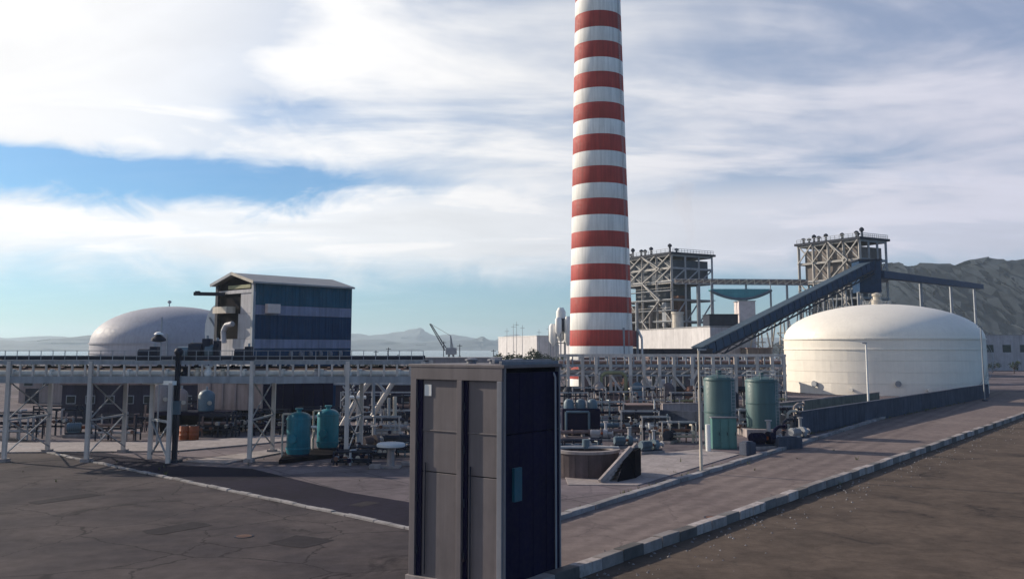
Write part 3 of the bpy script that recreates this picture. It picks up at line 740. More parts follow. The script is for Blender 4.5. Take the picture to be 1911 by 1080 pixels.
# floodlight pole left
q = XY(300, 96); t = thing('floodlight', 'thin pole with a round floodlight before the grey domed tank', 'floodlight', q)
mb = MB(); mb.tube(q, V(q.x, q.y, P(300, 592, 96).z), .09, 8); mb.build('pole', m_steelg, t)
hz = P(296, 629, 96); mb = MB(); mb.lathe(hz - Z * .5, [(.25, 0), (.75, .12), (.72, .35), (.3, .7), (.1, .8)], 16); mb.build('lamp_shade', m_steeld, t, smooth=True)
mb = MB(); mb.lathe(hz + Z * .28, [(.5, 0), (.3, .22), (.05, .3)], 14); mb.build('reflector_cap', m_white, t)
mb = MB(); mb.bar(hz, V(q.x, q.y, hz.z), .08); mb.build('bracket', m_steelg, t)

# ================================================================== TEAL VESSELS
def vessel(px, ybase, ytop, wpx, label):
    q = G(px, ybase); r = wpx / 2 * q.y / F; H = P(px, ytop, q.y).z
    t = thing('pressure_vessel', label, 'vessel', q, 'teal pressure vessels')
    skirt = .45
    mb = MB(); mb.lathe(q, [(r * .92, 0), (r * .92, skirt + .2)], 28); mb.build('skirt', m_steeld, t)
    prof = [(r * .9, skirt), (r, skirt + .2), (r, H * .82)]
    for i in range(1, 8):
        a = i / 8 * math.pi / 2; prof.append((r * math.cos(a), H * .82 + H * .12 * math.sin(a)))
    prof.append((.05, H * .94))
    mb = MB(); mb.lathe(q, prof, 32); mb.build('shell', m_teal, t, smooth=True)
    for zz_ in (skirt + .55, H * .80):
        mb = MB(); mb.lathe(q + Z * zz_, [(r - .02, -.07), (r + .07, -.07), (r + .07, .07), (r - .02, .07)], 28, caps=False); mb.build('girth_ring', m_teal, t)
    mb = MB(); mb.tube(q + Z * H * .9, q + Z * H, .22 * r / 1.05, 12); mb.build('nozzle', m_teal, t)
    mb = MB(); mb.tube(q + Z * (H - .08), q + Z * (H + .06), .36 * r / 1.05, 12); mb.build('nozzle_flange', m_teal, t)
    mb = MB(); mb.lathe(q + V(0, -r, H * .45), [(.01, 0)], 3) if False else mb.tube(q + V(-.25, -r * .93, H * .42), q + V(-.28, -r - .12, H * .42), .38, 16); mb.build('manway', m_teal, t)
    mb = MB(); mb.path([q + V(-r * .55, -r * .5, H * .9), q + V(-r - .25, -r * .6, H * .9), q + V(-r - .25, -r * .6, .3)], .09, 8); mb.build('side_pipe', m_cream, t)
    return t, q, r, H
v1 = vessel(556, 856, 762, 43, 'left teal pressure vessel standing by the pipe bridge')
v2 = vessel(611, 843, 757, 39, 'right teal pressure vessel standing by the pipe bridge')
mb = MB(); a, b = v1[1], v2[1]
mb.path([a + V(v1[2] + .1, -.2, 2.9), a + V(v1[2] + .55, -.2, 2.9), b + V(-v2[2] - .35, -.4, 1.2), b + V(-v2[2] - .35, -.4, .1)], .12, 8)
tag(mb.build('connecting_pipe', m_white, loc=a + V(1.3, 0, 0)), 'white connecting pipe between the two teal vessels', 'pipe')
mb = MB(); mb.prism([G(520, 866), G(655, 850), G(672, 838), G(535, 846)], (0, 0, .35)); tag(mb.build('plinth', m_dark, loc=G(590, 852)), 'dark low plinth under the two teal vessels', 'plinth')

# ================================================================== MACHINERY NEAR THE LEFT BRIDGE
def drum(loc, r, h, mat, name, label, cat, grp=None, lid=m_steeld):
    t = thing(name, label, cat, loc, grp); c = Vector(loc)
    mb = MB(); mb.lathe(c, [(r * .97, 0), (r, .04 * h), (r, .33 * h), (r * 1.04, .35 * h), (r, .37 * h), (r, .64 * h), (r * 1.04, .66 * h), (r, .68 * h), (r, .96 * h), (r * .96, h)], 18); mb.build('shell', mat, t, smooth=True)
    mb = MB(); mb.lathe(c + Z * h, [(r * .9, 0), (r * .9, .04), (r * .1, .05)], 18); mb.build('lid', lid, t)
    mb = MB(); mb.tube(c + V(r * .4, 0, h), c + V(r * .4, 0, h + .12), .07, 8); mb.build('bung', m_cream, t)
    return t
drum(G(344, 820), .55, 1.5, m_orange, 'drum', 'left orange drum under the pipe bridge', 'drum', 'orange drums')
drum(G(361, 820), .55, 1.5, m_orange, 'drum', 'right orange drum under the pipe bridge', 'drum', 'orange drums')
skd = thing('equipment_skid', 'dark equipment platform behind the orange drums', 'skid', G(350, 812))
k_ = G(350, 812); zdk = P(350, 772, k_.y).z
mb = MB(); mb.box(k_ + V(0, 2.2, zdk), (8.5, 4.0, .35)); mb.build('deck', m_navy, skd)
for dx_ in (-4, -1.3, 1.3, 4):
    for dy_ in (.5, 3.9):
        mb = MB(); mb.bar(k_ + V(dx_, dy_, 0), k_ + V(dx_, dy_, zdk), .28); mb.build('leg', m_steeld, skd)
mb = MB(); mb.box(k_ + V(0, 2.4, zdk * .5), (7.4, 2.6, zdk * .8)); mb.build('enclosure', m_dark, skd)
for i, (dx_, r_, hh, mt, lb) in enumerate(((-1.7, .75, 2.6, m_pink, 'pinkish small vessel on the dark equipment platform'), (1.3, .95, 2.5, m_pump, 'blue grey small vessel on the dark equipment platform'), (-4.0, 1.2, 3.6, m_conc, 'pale grey vessel at the left of the dark equipment platform'))):
    c = k_ + V(dx_, 2.2, zdk + .175); t = thing('small_vessel', lb, 'vessel', c, 'vessels on the equipment platform')
    mb = MB(); mb.lathe(c, [(r_ * .9, 0), (r_, .1), (r_, hh * .75), (r_ * .8, hh * .9), (r_ * .3, hh), (.05, hh + .02)], 20); mb.build('shell', mt, t, smooth=True)
    mb = MB(); mb.tube(c + Z * hh, c + Z * (hh + .4), .15, 8); mb.build('nozzle', m_steelg, t)
    mb = MB(); mb.tube(c + V(r_ * .6, -r_ * .75, hh * .4), c + V(r_ * .75, -r_ * 1.0, hh * .4), .25, 10); mb.build('hatch', m_cream, t)
PUMP = None
def pump(loc, rz, mat, label, s=1.0, grp='pump sets in the yard'):
    global PUMP
    if PUMP is None:
        t = thing('pump_set', label, 'pump', (0, 0, 0), grp)
        mb = MB(); mb.box((0, 0, .12), (2.4, .9, .24)); mb.build('plinth', m_conc, t, bevel=.03)
        mb = MB(); mb.box((0, 0, .30), (2.1, .65, .12)); mb.build('base_frame', m_steeld, t)
        mb = MB(); mb.tube((-.95, 0, .72), (.05, 0, .72), .34, 16)
        for k in range(6): mb.tube((-.85 + k * .15, 0, .72), (-.81 + k * .15, 0, .72), .39, 16)
        mb.box((-.45, 0, .42), (.8, .5, .16)); mb.build('motor', mat, t, smooth=True)
        mb = MB(); mb.tube((.05, 0, .72), (.35, 0, .72), .12, 10); mb.build('coupling', m_orange, t)
        mb = MB(); mb.tube((.35, 0, .72), (.75, 0, .72), .45, 18, .40); mb.box((.55, 0, .42), (.4, .5, .16)); mb.build('casing', mat, t, smooth=True)
        mb = MB(); mb.tube((.55, .2, .9), (.55, .2, 1.9), .14, 10); mb.tube((.55, .2, 1.82), (.55, .2, 1.9), .24, 10); mb.build('discharge_pipe', m_greypipe, t)
        mb = MB(); mb.tube((.75, 0, .72), (1.3, 0, .72), .17, 10); mb.tube((1.22, 0, .72), (1.3, 0, .72), .27, 10); mb.build('suction_pipe', m_greypipe, t)
        PUMP = t; t.location = Vector(loc); t.rotation_euler = (0, 0, rz); t.scale = (s, s, s); return t
    c = copy_tree(PUMP, None, loc, rz, (s, s, s), label); c['group'] = grp
    for chd in c.children:
        if chd.name.startswith(('motor', 'casing')): chd.data = chd.data.copy(); chd.data.materials[0] = mat
    return c
pump(G(1213, 846), .5, m_pump, 'blue grey pump set nearest the tall pole', 1.15)
pump(G(1165, 836), .2, m_pump, 'blue grey pump set behind the round basin', 1.1)
pump(G(1250, 826), 1.1, m_steeld, 'dark pump set left of the pole before the pale wall', 1.2)
pump(G(1120, 822), -.2, m_greypipe, 'grey pump set farthest back behind the round basin', 1.1)
pump(G(1490, 822), .6, m_steelg, 'grey pump set in front of the bund wall end', 1.3)
pump(G(1425, 838), .3, m_navy, 'navy pump set before the right green silo', 1.5)
pump(G(655, 852), .4, m_navy, 'navy pump set right of the teal vessels', 1.15)
pump(G(692, 838), 1.0, m_stain_brown, 'brown grey pump set beside the pale mushroom pedestal', 1.2)
pump(G(420, 806), .2, m_steeld, 'dark pump set under the pink shed', 1.3)
pump(G(150, 815), .3, m_pump, 'blue grey pump set at the far left under the pipe bridge', 1.5)

# pale pedestal with a round top
q = G(729, 872); t = thing('pedestal', 'pale mushroom shaped pedestal with a wide flat round top', 'pedestal', q)
hz_ = P(729, 834, q.y).z
mb = MB(); mb.lathe(q, [(.42, 0), (.34, .3), (.30, hz_ - .15), (.4, hz_)], 16); mb.build('stem', m_conc, t, smooth=True)
mb = MB(); mb.lathe(q + Z * hz_, [(1.05, 0), (1.2, .08), (1.2, .28), (1.1, .36)], 28); mb.build('top', M('pedestal_top_paint', (.62, .63, .64), .7, var=.1), t, smooth=True)
mb = MB(); mb.box(q + Z * .08, (1.7, 1.5, .16)); mb.build('base_slab', m_conc, t, bevel=.03)
for px_, py_, s, lb in ((700, 874, .8, 'small concrete block left of the pale pedestal'), (757, 868, .7, 'small concrete block between the pale pedestal and the steel enclosure'), (690, 815, 1.6, 'larger concrete block behind the pale pedestal')):
    q = G(px_, py_); mb = MB(); mb.prism([q + V(-s * .6, -s * .4, 0), q + V(s * .6, -s * .35, 0), q + V(s * .55, s * .4, 0), q + V(-s * .5, s * .45, 0)], (0, 0, s * .45)); tag(mb.build('concrete_block', m_conc, loc=q, bevel=.05), lb, 'block', 'concrete blocks')

# raking pale trestle to the right of the vessels
rk = thing('pipe_support', 'pale steel support with raking tube braces behind the teal vessels', 'pipe support', G(690, 806))
Yk = 104.0
def brace(nm, pts, r_, mt, Y=Yk):
    mb = MB(); mb.path([P(x, y, Y) for x, y in pts], r_, 8); mb.build(nm, mt, rk)
brace('raking_brace', [(634, 801), (672, 735), (697, 702)], .30, m_steelw)
brace('raking_brace', [(690, 784), (712, 748), (738, 706)], .28, m_steelw, 106)
brace('raking_brace', [(735, 706), (748, 690)], .2, m_steelg, 106)
brace('counter_brace', [(697, 704), (722, 735)], .18, m_steelg, 106)
brace('post', [(668, 738), (668, 806)], .22, m_steelw); brace('post', [(697, 705), (697, 803)], .18, m_steelg)
brace('post', [(737, 740), (737, 797)], .22, m_cream); brace('post', [(726, 742), (726, 797)], .16, m_steelg)
brace('sole_beam', [(634, 803), (676, 807)], .26, m_steelw, 103.5); brace('sole_beam', [(722, 797), (760, 797)], .22, m_conc, 103.5)
brace('cap', [(653, 741), (683, 741)], .2, m_white, 103.2)
brace('tie', [(640, 758), (690, 760)], .12, m_steelg, 107); brace('thin_brace', [(640, 720), (660, 745)], .10, m_steelg, 108); brace('thin_brace', [(662, 718), (638, 748)], .10, m_steelg, 108.4)

# low pipes on sleepers in the middle left
def ground_pipe(a, b, r_, mt, label, zc=.6, n=5, grp='ground pipelines'):
    a, b = Vector(a), Vector(b); t = thing('pipeline', label, 'pipe', a, grp)
    mb = MB(); mb.tube(a + Z * zc, b + Z * zc, r_, 12); mb.build('run', mt, t, smooth=True)
    d = (b - a); ang = math.atan2(d.y, d.x)
    for i in range(n):
        p = a + d * ((i + .5) / n); mb = MB(); mb.box(p + Z * (zc - r_) / 2, (.3, r_ * 3.2, max(.05, zc - r_)), ang); mb.build('sleeper', m_conc, t)
        mb = MB(); q = p + d * .07; mb.tube(q + Z * zc, q + d.normalized() * .16 + Z * zc, r_ + .1, 12); mb.build('flange', mt, t)
    return t
ground_pipe(G(640, 832), G(775, 828), .3, m_steeld, 'dark ground pipe running behind the pale pedestal', .7)
ground_pipe(G(640, 820), G(775, 812), .24, m_greypipe, 'grey ground pipe farther back behind the pale pedestal', .8)
ground_pipe(G(1046, 804), G(1300, 800), .3, m_pump, 'blue grey ground pipe between the steel enclosure and the tall pole', .6)
ground_pipe(G(1040, 815), G(1195, 811), .22, m_brownpipe, 'brown ground pipe behind the round basin', .5)

# pipe manifolds: clusters of headers, risers and valves that fill the yard
def manifold(px, py, W, H, mt, mt2, label, seed, n=5):
    rnd = random.Random(seed); q = G(px, py); t = thing('pipe_manifold', label, 'pipes', q, 'pipe manifolds in the yard')
    for s in (-.5, .5):
        for dy in (0, 1.3):
            mb = MB(); mb.bar(q + V(W * s, dy, 0), q + V(W * s, dy, H), .13); mb.build('frame_post', m_steeld if (px < 600 or H < 2) else m_steelw, t)
    for hz in (.45, .98):
        for dy in (0, 1.3): mb = MB(); mb.bar(q + V(-W / 2, dy, H * hz), q + V(W / 2, dy, H * hz), .12); mb.build('frame_beam', m_steeld if (px < 600 or H < 2) else m_steelg, t)
    for k, (hz, dy) in enumerate(((.3, .25), (.58, .6), (.85, .95))):
        r_ = rnd.uniform(.1, .2); mm = (mt, mt2, m_steeld)[k]
        mb = MB(); mb.tube(q + V(-W * .58, dy, H * hz), q + V(W * .58, dy, H * hz), r_, 10); mb.build('header_pipe', mm, t, smooth=True)
    for k in range(n):
        x = W * (-.42 + .84 * (k + rnd.uniform(-.2, .2)) / max(1, n - 1)); dy = rnd.choice((.1, .45, .8)); r_ = rnd.uniform(.07, .13); top_ = H * rnd.uniform(.6, 1.12)
        mb = MB(); mb.path([q + V(x, dy, 0), q + V(x, dy, top_), q + V(x + rnd.uniform(-.4, .4), dy + .5, top_)], r_, 8); rs = mb.build('riser', rnd.choice((mt, mt2, m_greypipe, m_steeld)), t, smooth=True)
        zz_ = H * rnd.uniform(.3, .6)
        mb = MB(); mb.lathe(q + V(x, dy, zz_ - .2), [(r_ + .02, 0), (r_ + .12, .02), (r_ + .12, .1), (r_ + .06, .12), (r_ + .06, .28), (r_ + .12, .3), (r_ + .12, .38), (r_ + .02, .4)], 10); mb.build('valve_body', m_steelg, rs)
        mb = MB(); mb.tube(q + V(x, dy - .45, zz_), q + V(x, dy - .5, zz_), .2, 12); mb.tube(q + V(x, dy - .47, zz_), q + V(x, dy, zz_), .03, 6); mb.build('handwheel', rnd.choice((m_rust, m_cream, m_navy)), rs)
    return t
manifold(405, 815, 4.2, 2.6, m_steeld, m_brownpipe, 'dark manifold under the left part of the pink shed', 1)
manifold(300, 806, 4.5, 3.4, m_brownpipe, m_pink, 'pinkish brown manifold behind the left trestle', 2, 6)
manifold(448, 806, 3.6, 2.2, m_greypipe, m_cream, 'pale grey manifold before the dark opening of the pink shed', 3)
manifold(650, 828, 4.0, 1.8, m_navy, m_steeld, 'low navy manifold right of the teal vessels', 4, 6)
manifold(705, 822, 4.6, 2.6, m_steelw, m_greypipe, 'pale manifold below the raking tube braces', 5, 6)
manifold(745, 815, 3.6, 3.0, m_cream, m_steeld, 'cream and dark manifold close left of the steel enclosure', 6)
manifold(762, 852, 2.2, 1.5, m_pump, m_navy, 'small blue manifold between pedestal and steel enclosure', 7, 4)
manifold(1130, 800, 4.6, 3.4, m_pump, m_navy, 'navy blue manifold right of the filter unit', 8, 6)
manifold(1068, 782, 4.6, 3.8, m_steeld, m_rust, 'dark rusty manifold behind the filter unit', 9, 6)
manifold(1150, 775, 5.0, 3.6, m_cream, m_brownpipe, 'cream and brown manifold behind the brown housing', 10, 6)
manifold(1268, 826, 3.6, 2.2, m_cream, m_rust, 'cream and rust manifold left of the tall lamp post', 11)
manifold(1225, 822, 3.0, 2.6, m_pump, m_white, 'blue and white manifold before the brown housing', 12, 5)
manifold(1384, 812, 2.6, 3.0, m_rust, m_steelg, 'rusty manifold between the two green silos', 13, 5)
manifold(1283, 770, 5.0, 3.2, m_steeld, m_greenpipe, 'dark olive manifold behind the pale low wall', 14, 6)
manifold(345, 800, 5.0, 4.0, m_steeld, m_navy, 'tall dark manifold right behind the orange drums', 21, 7)
manifold(500, 812, 4.2, 3.0, m_navy, m_steeld, 'navy manifold left of the teal vessels under the bridge', 22, 6)
manifold(590, 806, 4.8, 3.0, m_steeld, m_greypipe, 'dark manifold seen between the two teal vessels', 23, 6)
manifold(672, 800, 5.0, 4.6, m_steelw, m_steeld, 'tall pale manifold left of the raking braces', 24, 7)
manifold(730, 795, 5.2, 4.4, m_steeld, m_brownpipe, 'tall dark manifold behind the pale manifold and braces', 25, 7)
manifold(655, 868, 3.0, 1.2, m_steeld, m_navy, 'knee high dark manifold in front of the navy pump', 26, 5)
manifold(1085, 846, 3.6, 1.3, m_greypipe, m_pump, 'low grey manifold right behind the round basin', 27, 5)
manifold(690, 856, 3.2, 1.1, m_steeld, m_stain_brown, 'low dark brown manifold left of the pale pedestal', 34, 6)
manifold(630, 834, 3.6, 1.7, m_navy, m_steeld, 'waist high navy manifold just right of the right teal vessel', 35, 6)
manifold(1195, 812, 4.4, 2.8, m_stain_brown, m_steeld, 'dull brown manifold right before the brown housing', 28, 6)
manifold(1100, 775, 5.0, 4.2, m_steelw, m_brownpipe, 'tall pale manifold left of the olive pipe loop', 29, 7)
manifold(1210, 768, 5.2, 4.0, m_steelw, m_stain_brown, 'tall pale manifold behind the brown housing right of the loop', 30, 7)
manifold(1330, 772, 5.2, 4.2, m_stain_brown, m_greypipe, 'tall brown manifold behind the left green silo', 31, 7)
manifold(100, 812, 5.0, 3.4, m_steeld, m_pink, 'dark pink manifold far left under the pipe bridge', 32, 7)
manifold(30, 820, 4.4, 3.0, m_greypipe, m_navy, 'grey navy manifold at the extreme left edge', 33, 6)
manifold(1476, 800, 3.2, 2.8, m_steeld, m_navy, 'dark manifold at the near end of the bund wall', 16, 6)
manifold(215, 822, 4.4, 2.8, m_greypipe, m_brownpipe, 'grey manifold at the far left beside the blue pump', 17, 6)
manifold(1440, 770, 4.6, 3.6, m_brownpipe, m_greenpipe, 'brown olive manifold behind the right green silo', 18, 6)

# ================================================================== TALL STEEL ENCLOSURE
eY = 38.0; ec = XY(940, eY)
el_ = V(-.81, .59, 0).normalized(); er = V(.59, .81, 0)
er = V(-el_.y * -1, 0, 0) if False else V(el_.y, -el_.x, 0)
eLl = ray_t(ec, el_, 770); eLr = ray_t(ec, er, 1043)
zTop = P(940, 685, eY).z
en = thing('steel_enclosure', 'tall boxy brown grey steel enclosure with a dark navy right side', 'enclosure', ec)
angl = math.atan2(el_.y, el_.x); nl = V(-er.x, -er.y, 0); nr = V(-el_.x, -el_.y, 0)
cen = ec + el_ * eLl / 2 + er * eLr / 2
mb = MB(); mb.box(cen + Z * (zTop / 2 - .03), (eLl - .3, eLr - .3, zTop - .1), angl); mb.build('core', m_dark, en)
def lpanel(nm, s0, s1, z0, z1, out, th, mt, bev=.015, parent=en):
    mb = MB(); mb.box(ec + el_ * (s0 + s1) / 2 + nl * (out - th / 2) + Z * (z0 + z1) / 2, (s1 - s0, th, z1 - z0), angl); return mb.build(nm, mt, parent, bevel=bev)
def rpanel(nm, s0, s1, z0, z1, out, th, mt, bev=.015, parent=en):
    mb = MB(); mb.box(ec + er * (s0 + s1) / 2 + nr * (out - th / 2) + Z * (z0 + z1) / 2, (th, s1 - s0, z1 - z0), angl); return mb.build(nm, mt, parent, bevel=bev)
zh = P(860, 709, 39.5).z; zmid = P(860, 806, 39.5).z; zl2 = P(860, 885, 39.5).z
# header, three posts, panels between
lpanel('header', .0, eLl, zh, zTop - .04, .10, .3, m_box)
sp = [ray_t(ec, el_, 937), ray_t(ec, el_, 858), ray_t(ec, el_, 772)]
lpanel('post', 0.02, ray_t(ec, el_, 930), 0, zh, .10, .3, m_boxl)
lpanel('post', ray_t(ec, el_, 866), ray_t(ec, el_, 857), 0, zh, .14, .34, m_box)
lpanel('post', ray_t(ec, el_, 781), ray_t(ec, el_, 771), 0, zh, .12, .3, m_box)
for (xa, xb) in ((930, 866), (857, 781)):
    s0, s1 = ray_t(ec, el_, xa), ray_t(ec, el_, xb)
    for z0, z1 in ((zmid + .02, zh), (zl2 + .02, zmid - .02), (0.1, zl2 - .02)):
        lpanel('panel', s0 + .01, s1 - .01, z0, z1, random.uniform(-.05, -.03), .12, m_box)
    lpanel('seam_rail', s0, s1, zmid - .03, zmid + .03, -.01, .08, m_box)
lpanel('painted_post_shadow', ray_t(ec, el_, 874), ray_t(ec, el_, 866.5), 0.02, zh - .02, .02, .1, m_navy, 0)  # flat navy strips painted for the shadows the posts cast
lpanel('painted_post_shadow', ray_t(ec, el_, 790), ray_t(ec, el_, 781.5), 0.02, zh - .02, .02, .1, m_navy, 0)
lpanel('notice_plate', ray_t(ec, el_, 806), ray_t(ec, el_, 793), P(800, 740, 39.8).z, P(800, 718, 39.8).z, .0, .04, m_white)
# latch rods at the foot of the panels
for px_ in (797, 880):
    s0 = ray_t(ec, el_, px_); mb = MB(); mb.tube(ec + el_ * s0 + nl * .03 + Z * .4, ec + el_ * s0 + nl * .03 + Z * (zl2 + .4), .03, 8); mb.build('latch_rod', m_steeld, en)
for z_ in (1.2, 3.4, 5.6, 7.4):
    for px_ in (783.5, 869):
        s0 = ray_t(ec, el_, px_); mb = MB(); mb.tube(ec + el_ * s0 + nl * .05 + Z * z_, ec + el_ * s0 + nl * .05 + Z * (z_ + .32), .05, 8); mb.build('hinge', m_steeld, en)
lpanel('plinth', -.08, eLl + .08, 0, .28, .2, .4, m_conc)
rpanel('plinth', -.08, eLr + .08, 0, .27, .2, .4, m_conc)
mb = MB(); q = ec + er * (eLr - .45) + nr * .1; mb.path([q + Z * .2, q + Z * (zTop - .5), q + Z * (zTop - .3) - nr * .1], .045, 8); mb.build('conduit', m_steelg, en)
# right side
NSr = 4
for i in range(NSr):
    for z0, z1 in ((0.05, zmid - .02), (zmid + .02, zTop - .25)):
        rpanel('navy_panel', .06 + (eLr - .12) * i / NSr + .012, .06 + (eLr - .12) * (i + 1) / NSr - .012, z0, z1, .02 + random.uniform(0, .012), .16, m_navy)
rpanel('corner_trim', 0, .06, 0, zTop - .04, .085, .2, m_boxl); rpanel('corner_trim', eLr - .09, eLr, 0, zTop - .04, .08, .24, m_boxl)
rpanel('control_box', ray_t(ec, er, 955), ray_t(ec, er, 969), P(962, 935, 38.6).z, P(962, 872, 38.6).z, .16, .2, M('control_box_paint', (.008, .085, .13), .5), .02)
# back sides and roof
mb = MB(); mb.box(ec + el_ * eLl + er * eLr / 2 + Z * zTop / 2, (.16, eLr, zTop - .08), angl); mb.build('back_panel', m_box, en)
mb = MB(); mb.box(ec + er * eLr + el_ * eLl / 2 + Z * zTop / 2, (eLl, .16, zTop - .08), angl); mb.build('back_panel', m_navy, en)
mb = MB(); mb.box(cen + Z * (zTop + .02), (eLl + .24, eLr + .24, .14), angl); mb.build('roof_sheet', m_box, en, bevel=.02)
for s in (.15, .85):
    mb = MB(); p = ec + er * eLr * s + nr * .06
    mb.box(ec + er * eLr * .5 + nr * (-.12 if s < .5 else -.5) + Z * (zTop + (.16 if s < .5 else .22)), (.16, eLr + .1, .16), angl); mb.build('roof_rail', m_boxl, en, bevel=.02)
for i in range(3):
    mb = MB(); c_ = ec + el_ * (.9 + 1.3 * i) + er * 2.2 + Z * (zTop + .09); mb.lathe(c_, [(.22, 0), (.22, .12), (.3, .14), (.3, .2), (.1, .26)], 14); mb.build('roof_vent', m_boxl, en)

# ================================================================== ROUND BASIN AND RAMP
q = G(1098, 893); rB = 62 * q.y / F; q = q + V(0, rB * .9, 0); hB = P(1098, 838, q.y - rB * .3).z
t = thing('round_basin', 'low round concrete basin with a thick pale rim right of the steel enclosure', 'basin', q)
mb = MB(); n = 16
for i in range(n):
    a0, a1 = 2 * math.pi * i / n, 2 * math.pi * (i + 1) / n - .012; pts = []
    for a in (a0, (a0 + a1) / 2, a1): pts.append(q + V(math.cos(a), math.sin(a), 0) * rB)
    for a in (a1, (a0 + a1) / 2, a0): pts.append(q + V(math.cos(a), math.sin(a), 0) * (rB - .35))
    mb = MB(); mb.prism(pts, (0, 0, hB - .22)); mb.build('wall_panel', M('shade_tinted_basin_render', (.10, .075, .08), .9, var=.3, streak=.4, bump=.3), t)  # base colour darkened to carry the shade on the basin's front
mb = MB(); mb.lathe(q, [(rB - .42, hB - .22), (rB + .1, hB - .22), (rB + .1, hB), (rB - .42, hB)], 40, caps=False); mb.lathe(q, [(rB - .42, hB), (rB - .42, hB - .22)], 40, caps=False); mb.build('rim', m_conc, t, smooth=True)
mb = MB(); mb.lathe(q + Z * (hB * .55), [(rB - .36, 0), (.05, .02)], 40, caps=False); mb.build('water_surface', m_glass, t)
mb = MB(); mb.bar(q + V(-rB, 0, hB + .08), q + V(rB, 0, hB + .08), .5, .12); mb.build('scraper_bridge', m_steelg, t)
mb = MB(); mb.tube(q + V(0, 0, hB), q + V(0, 0, hB + .7), .3, 12); mb.build('scraper_drive', m_pump, t)
# inclined concrete ramp leaning on it
t = thing('ramp', 'inclined concrete stair flight leaning beside the round basin', 'stairs', G(1150, 899))
ra, rbp = G(1122, 901), G(1168, 893); hh = P(1170, 838, rbp.y).z
wd = V(.35, 1, 0).normalized() * 2.2
dr_ = (rbp - ra); 
mb = MB(); mb.prism([ra + V(1.2, 0.15, 0), rbp + V(.75, 0, 0), rbp + V(.75, 0, hh - .1), rbp + V(.1, 0, hh - .1)], wd * .96); mb.build('side_wall', m_dark, t)
ns = 9
for i in range(ns):
    f0 = i / ns; a = ra + (rbp - ra) * f0; b = ra + (rbp - ra) * ((i + 1) / ns)
    z0 = hh * (i + 1) / ns
    mb = MB(); mb.prism([a + Z * (z0 - hh / ns - .2 if i else 0), b + V(.35, 0, 0) + Z * (z0 - hh / ns), b + V(.35, 0, 0) + Z * z0, a + Z * z0], wd); mb.build('step', m_conc, t)
for s in (0, 1):
    mb = MB(); mb.bar(ra + wd * s * .98 + V(-.1, -.12 + s * .2, .12), rbp + wd * s * .98 + V(.4, -.12 + s * .2, hh + .12), .24, .36); mb.build('string', m_conc, t)

# ================================================================== GREEN SILOS
def silo(px, ybase, ytop, wpx, zbase, label, grp='green silos'):
    g0 = G(px, ybase); r = wpx / 2 * g0.y / F; q = g0 + V(0, r, 0); H = P(px, ytop, q.y).z
    t = thing('silo', label, 'silo', V(q.x, q.y, zbase), grp)
    mb = MB(); mb.lathe(q, [(r, zbase), (r, H - .25), (r * .93, H - .05), (r * .4, H + .25), (.05, H + .3)], 40); mb.build('shell', m_green, t, smooth=True)
    for zz_ in (zbase + .15, (H + zbase) * .5, H - .3):
        mb = MB(); mb.lathe(q + Z * zz_, [(r - .02, -.06), (r + .05, -.06), (r + .05, .06), (r - .02, .06)], 40, caps=False); mb.build('girth_ring', m_green, t)
    mb = MB()
    for k in range(10):
        a0, a1 = 2 * math.pi * k / 10, 2 * math.pi * (k + 1) / 10
        for hh in (.55, 1.0): mb.bar(q + V(math.cos(a0), math.sin(a0), 0) * r * .92 + Z * (H + hh - .1), q + V(math.cos(a1), math.sin(a1), 0) * r * .92 + Z * (H + hh - .1), .05)
        mb.bar(q + V(math.cos(a0), math.sin(a0), 0) * r * .92 + Z * (H - .1), q + V(math.cos(a0), math.sin(a0), 0) * r * .92 + Z * (H + .9), .05)
    mb.build('top_rail', m_steelg, t)
    mb = MB(); mb.tube(q + Z * H, q + Z * (H + .7), .28, 12); mb.build('inlet', m_green, t)
    mb = MB()
    for s in (-.2, .2): mb.bar(q + V(r * .75 + s, -r * .72 - .1, zbase), q + V(r * .75 + s, -r * .72 - .1, H + .8), .05)
    for k in range(int((H - zbase) / .35)): mb.bar(q + V(r * .75 - .2, -r * .72 - .1, zbase + .3 + k * .35), q + V(r * .75 + .2, -r * .72 - .1, zbase + .3 + k * .35), .04)
    mb.build('ladder', m_steelg, t)
    return t, q, r, H
s1 = silo(1351, 836, 703, 57, 0, 'left green silo with a teal box at its foot')
s2 = silo(1432, 815, 706, 60, .9, 'right green silo standing on a pale concrete plinth')
g2 = s2[1]
mb = MB(); mb.box(V(g2.x - .2, g2.y - .4, .45), (s2[2] * 2.5, s2[2] * 2.5, .9)); tag(mb.build('plinth', m_conc, loc=V(g2.x, g2.y, 0), bevel=.05), 'pale concrete plinth under the right green silo', 'plinth')
q = G(1353, 838); t = thing('control_cabinet', 'teal green metal cabinet at the foot of the left green silo', 'cabinet', q)
ch_ = P(1348, 780, q.y).z; cw = 45 * q.y / F
mb = MB(); mb.box(q + V(0, .5, ch_ / 2), (cw, .9, ch_)); mb.build('body', m_green2, t, bevel=.04)
for i in range(3):
    mb = MB(); mb.box(q + V(cw * (i - 1) / 3, .03, ch_ * .5), (cw / 3 - .06, .06, ch_ * .9)); dd = mb.build('door', m_green2, t, bevel=.015)
    mb = MB(); mb.box(q + V(cw * (i - 1) / 3 + cw * .11, -.03, ch_ * .5), (.05, .06, .3)); mb.build('handle', m_steeld, dd)
mb = MB(); mb.box(q + V(0, .5, ch_ + .06), (cw + .15, 1.05, .1)); mb.build('top_cover', m_boxl, t)
mb = MB(); mb.tube(G(1322, 842) + Z * .0, G(1322, 842) + Z * 2.6, .25, 12); tag(mb.build('standpipe', m_white, loc=G(1322, 842)), 'short white standpipe left of the teal green cabinet', 'pipe')
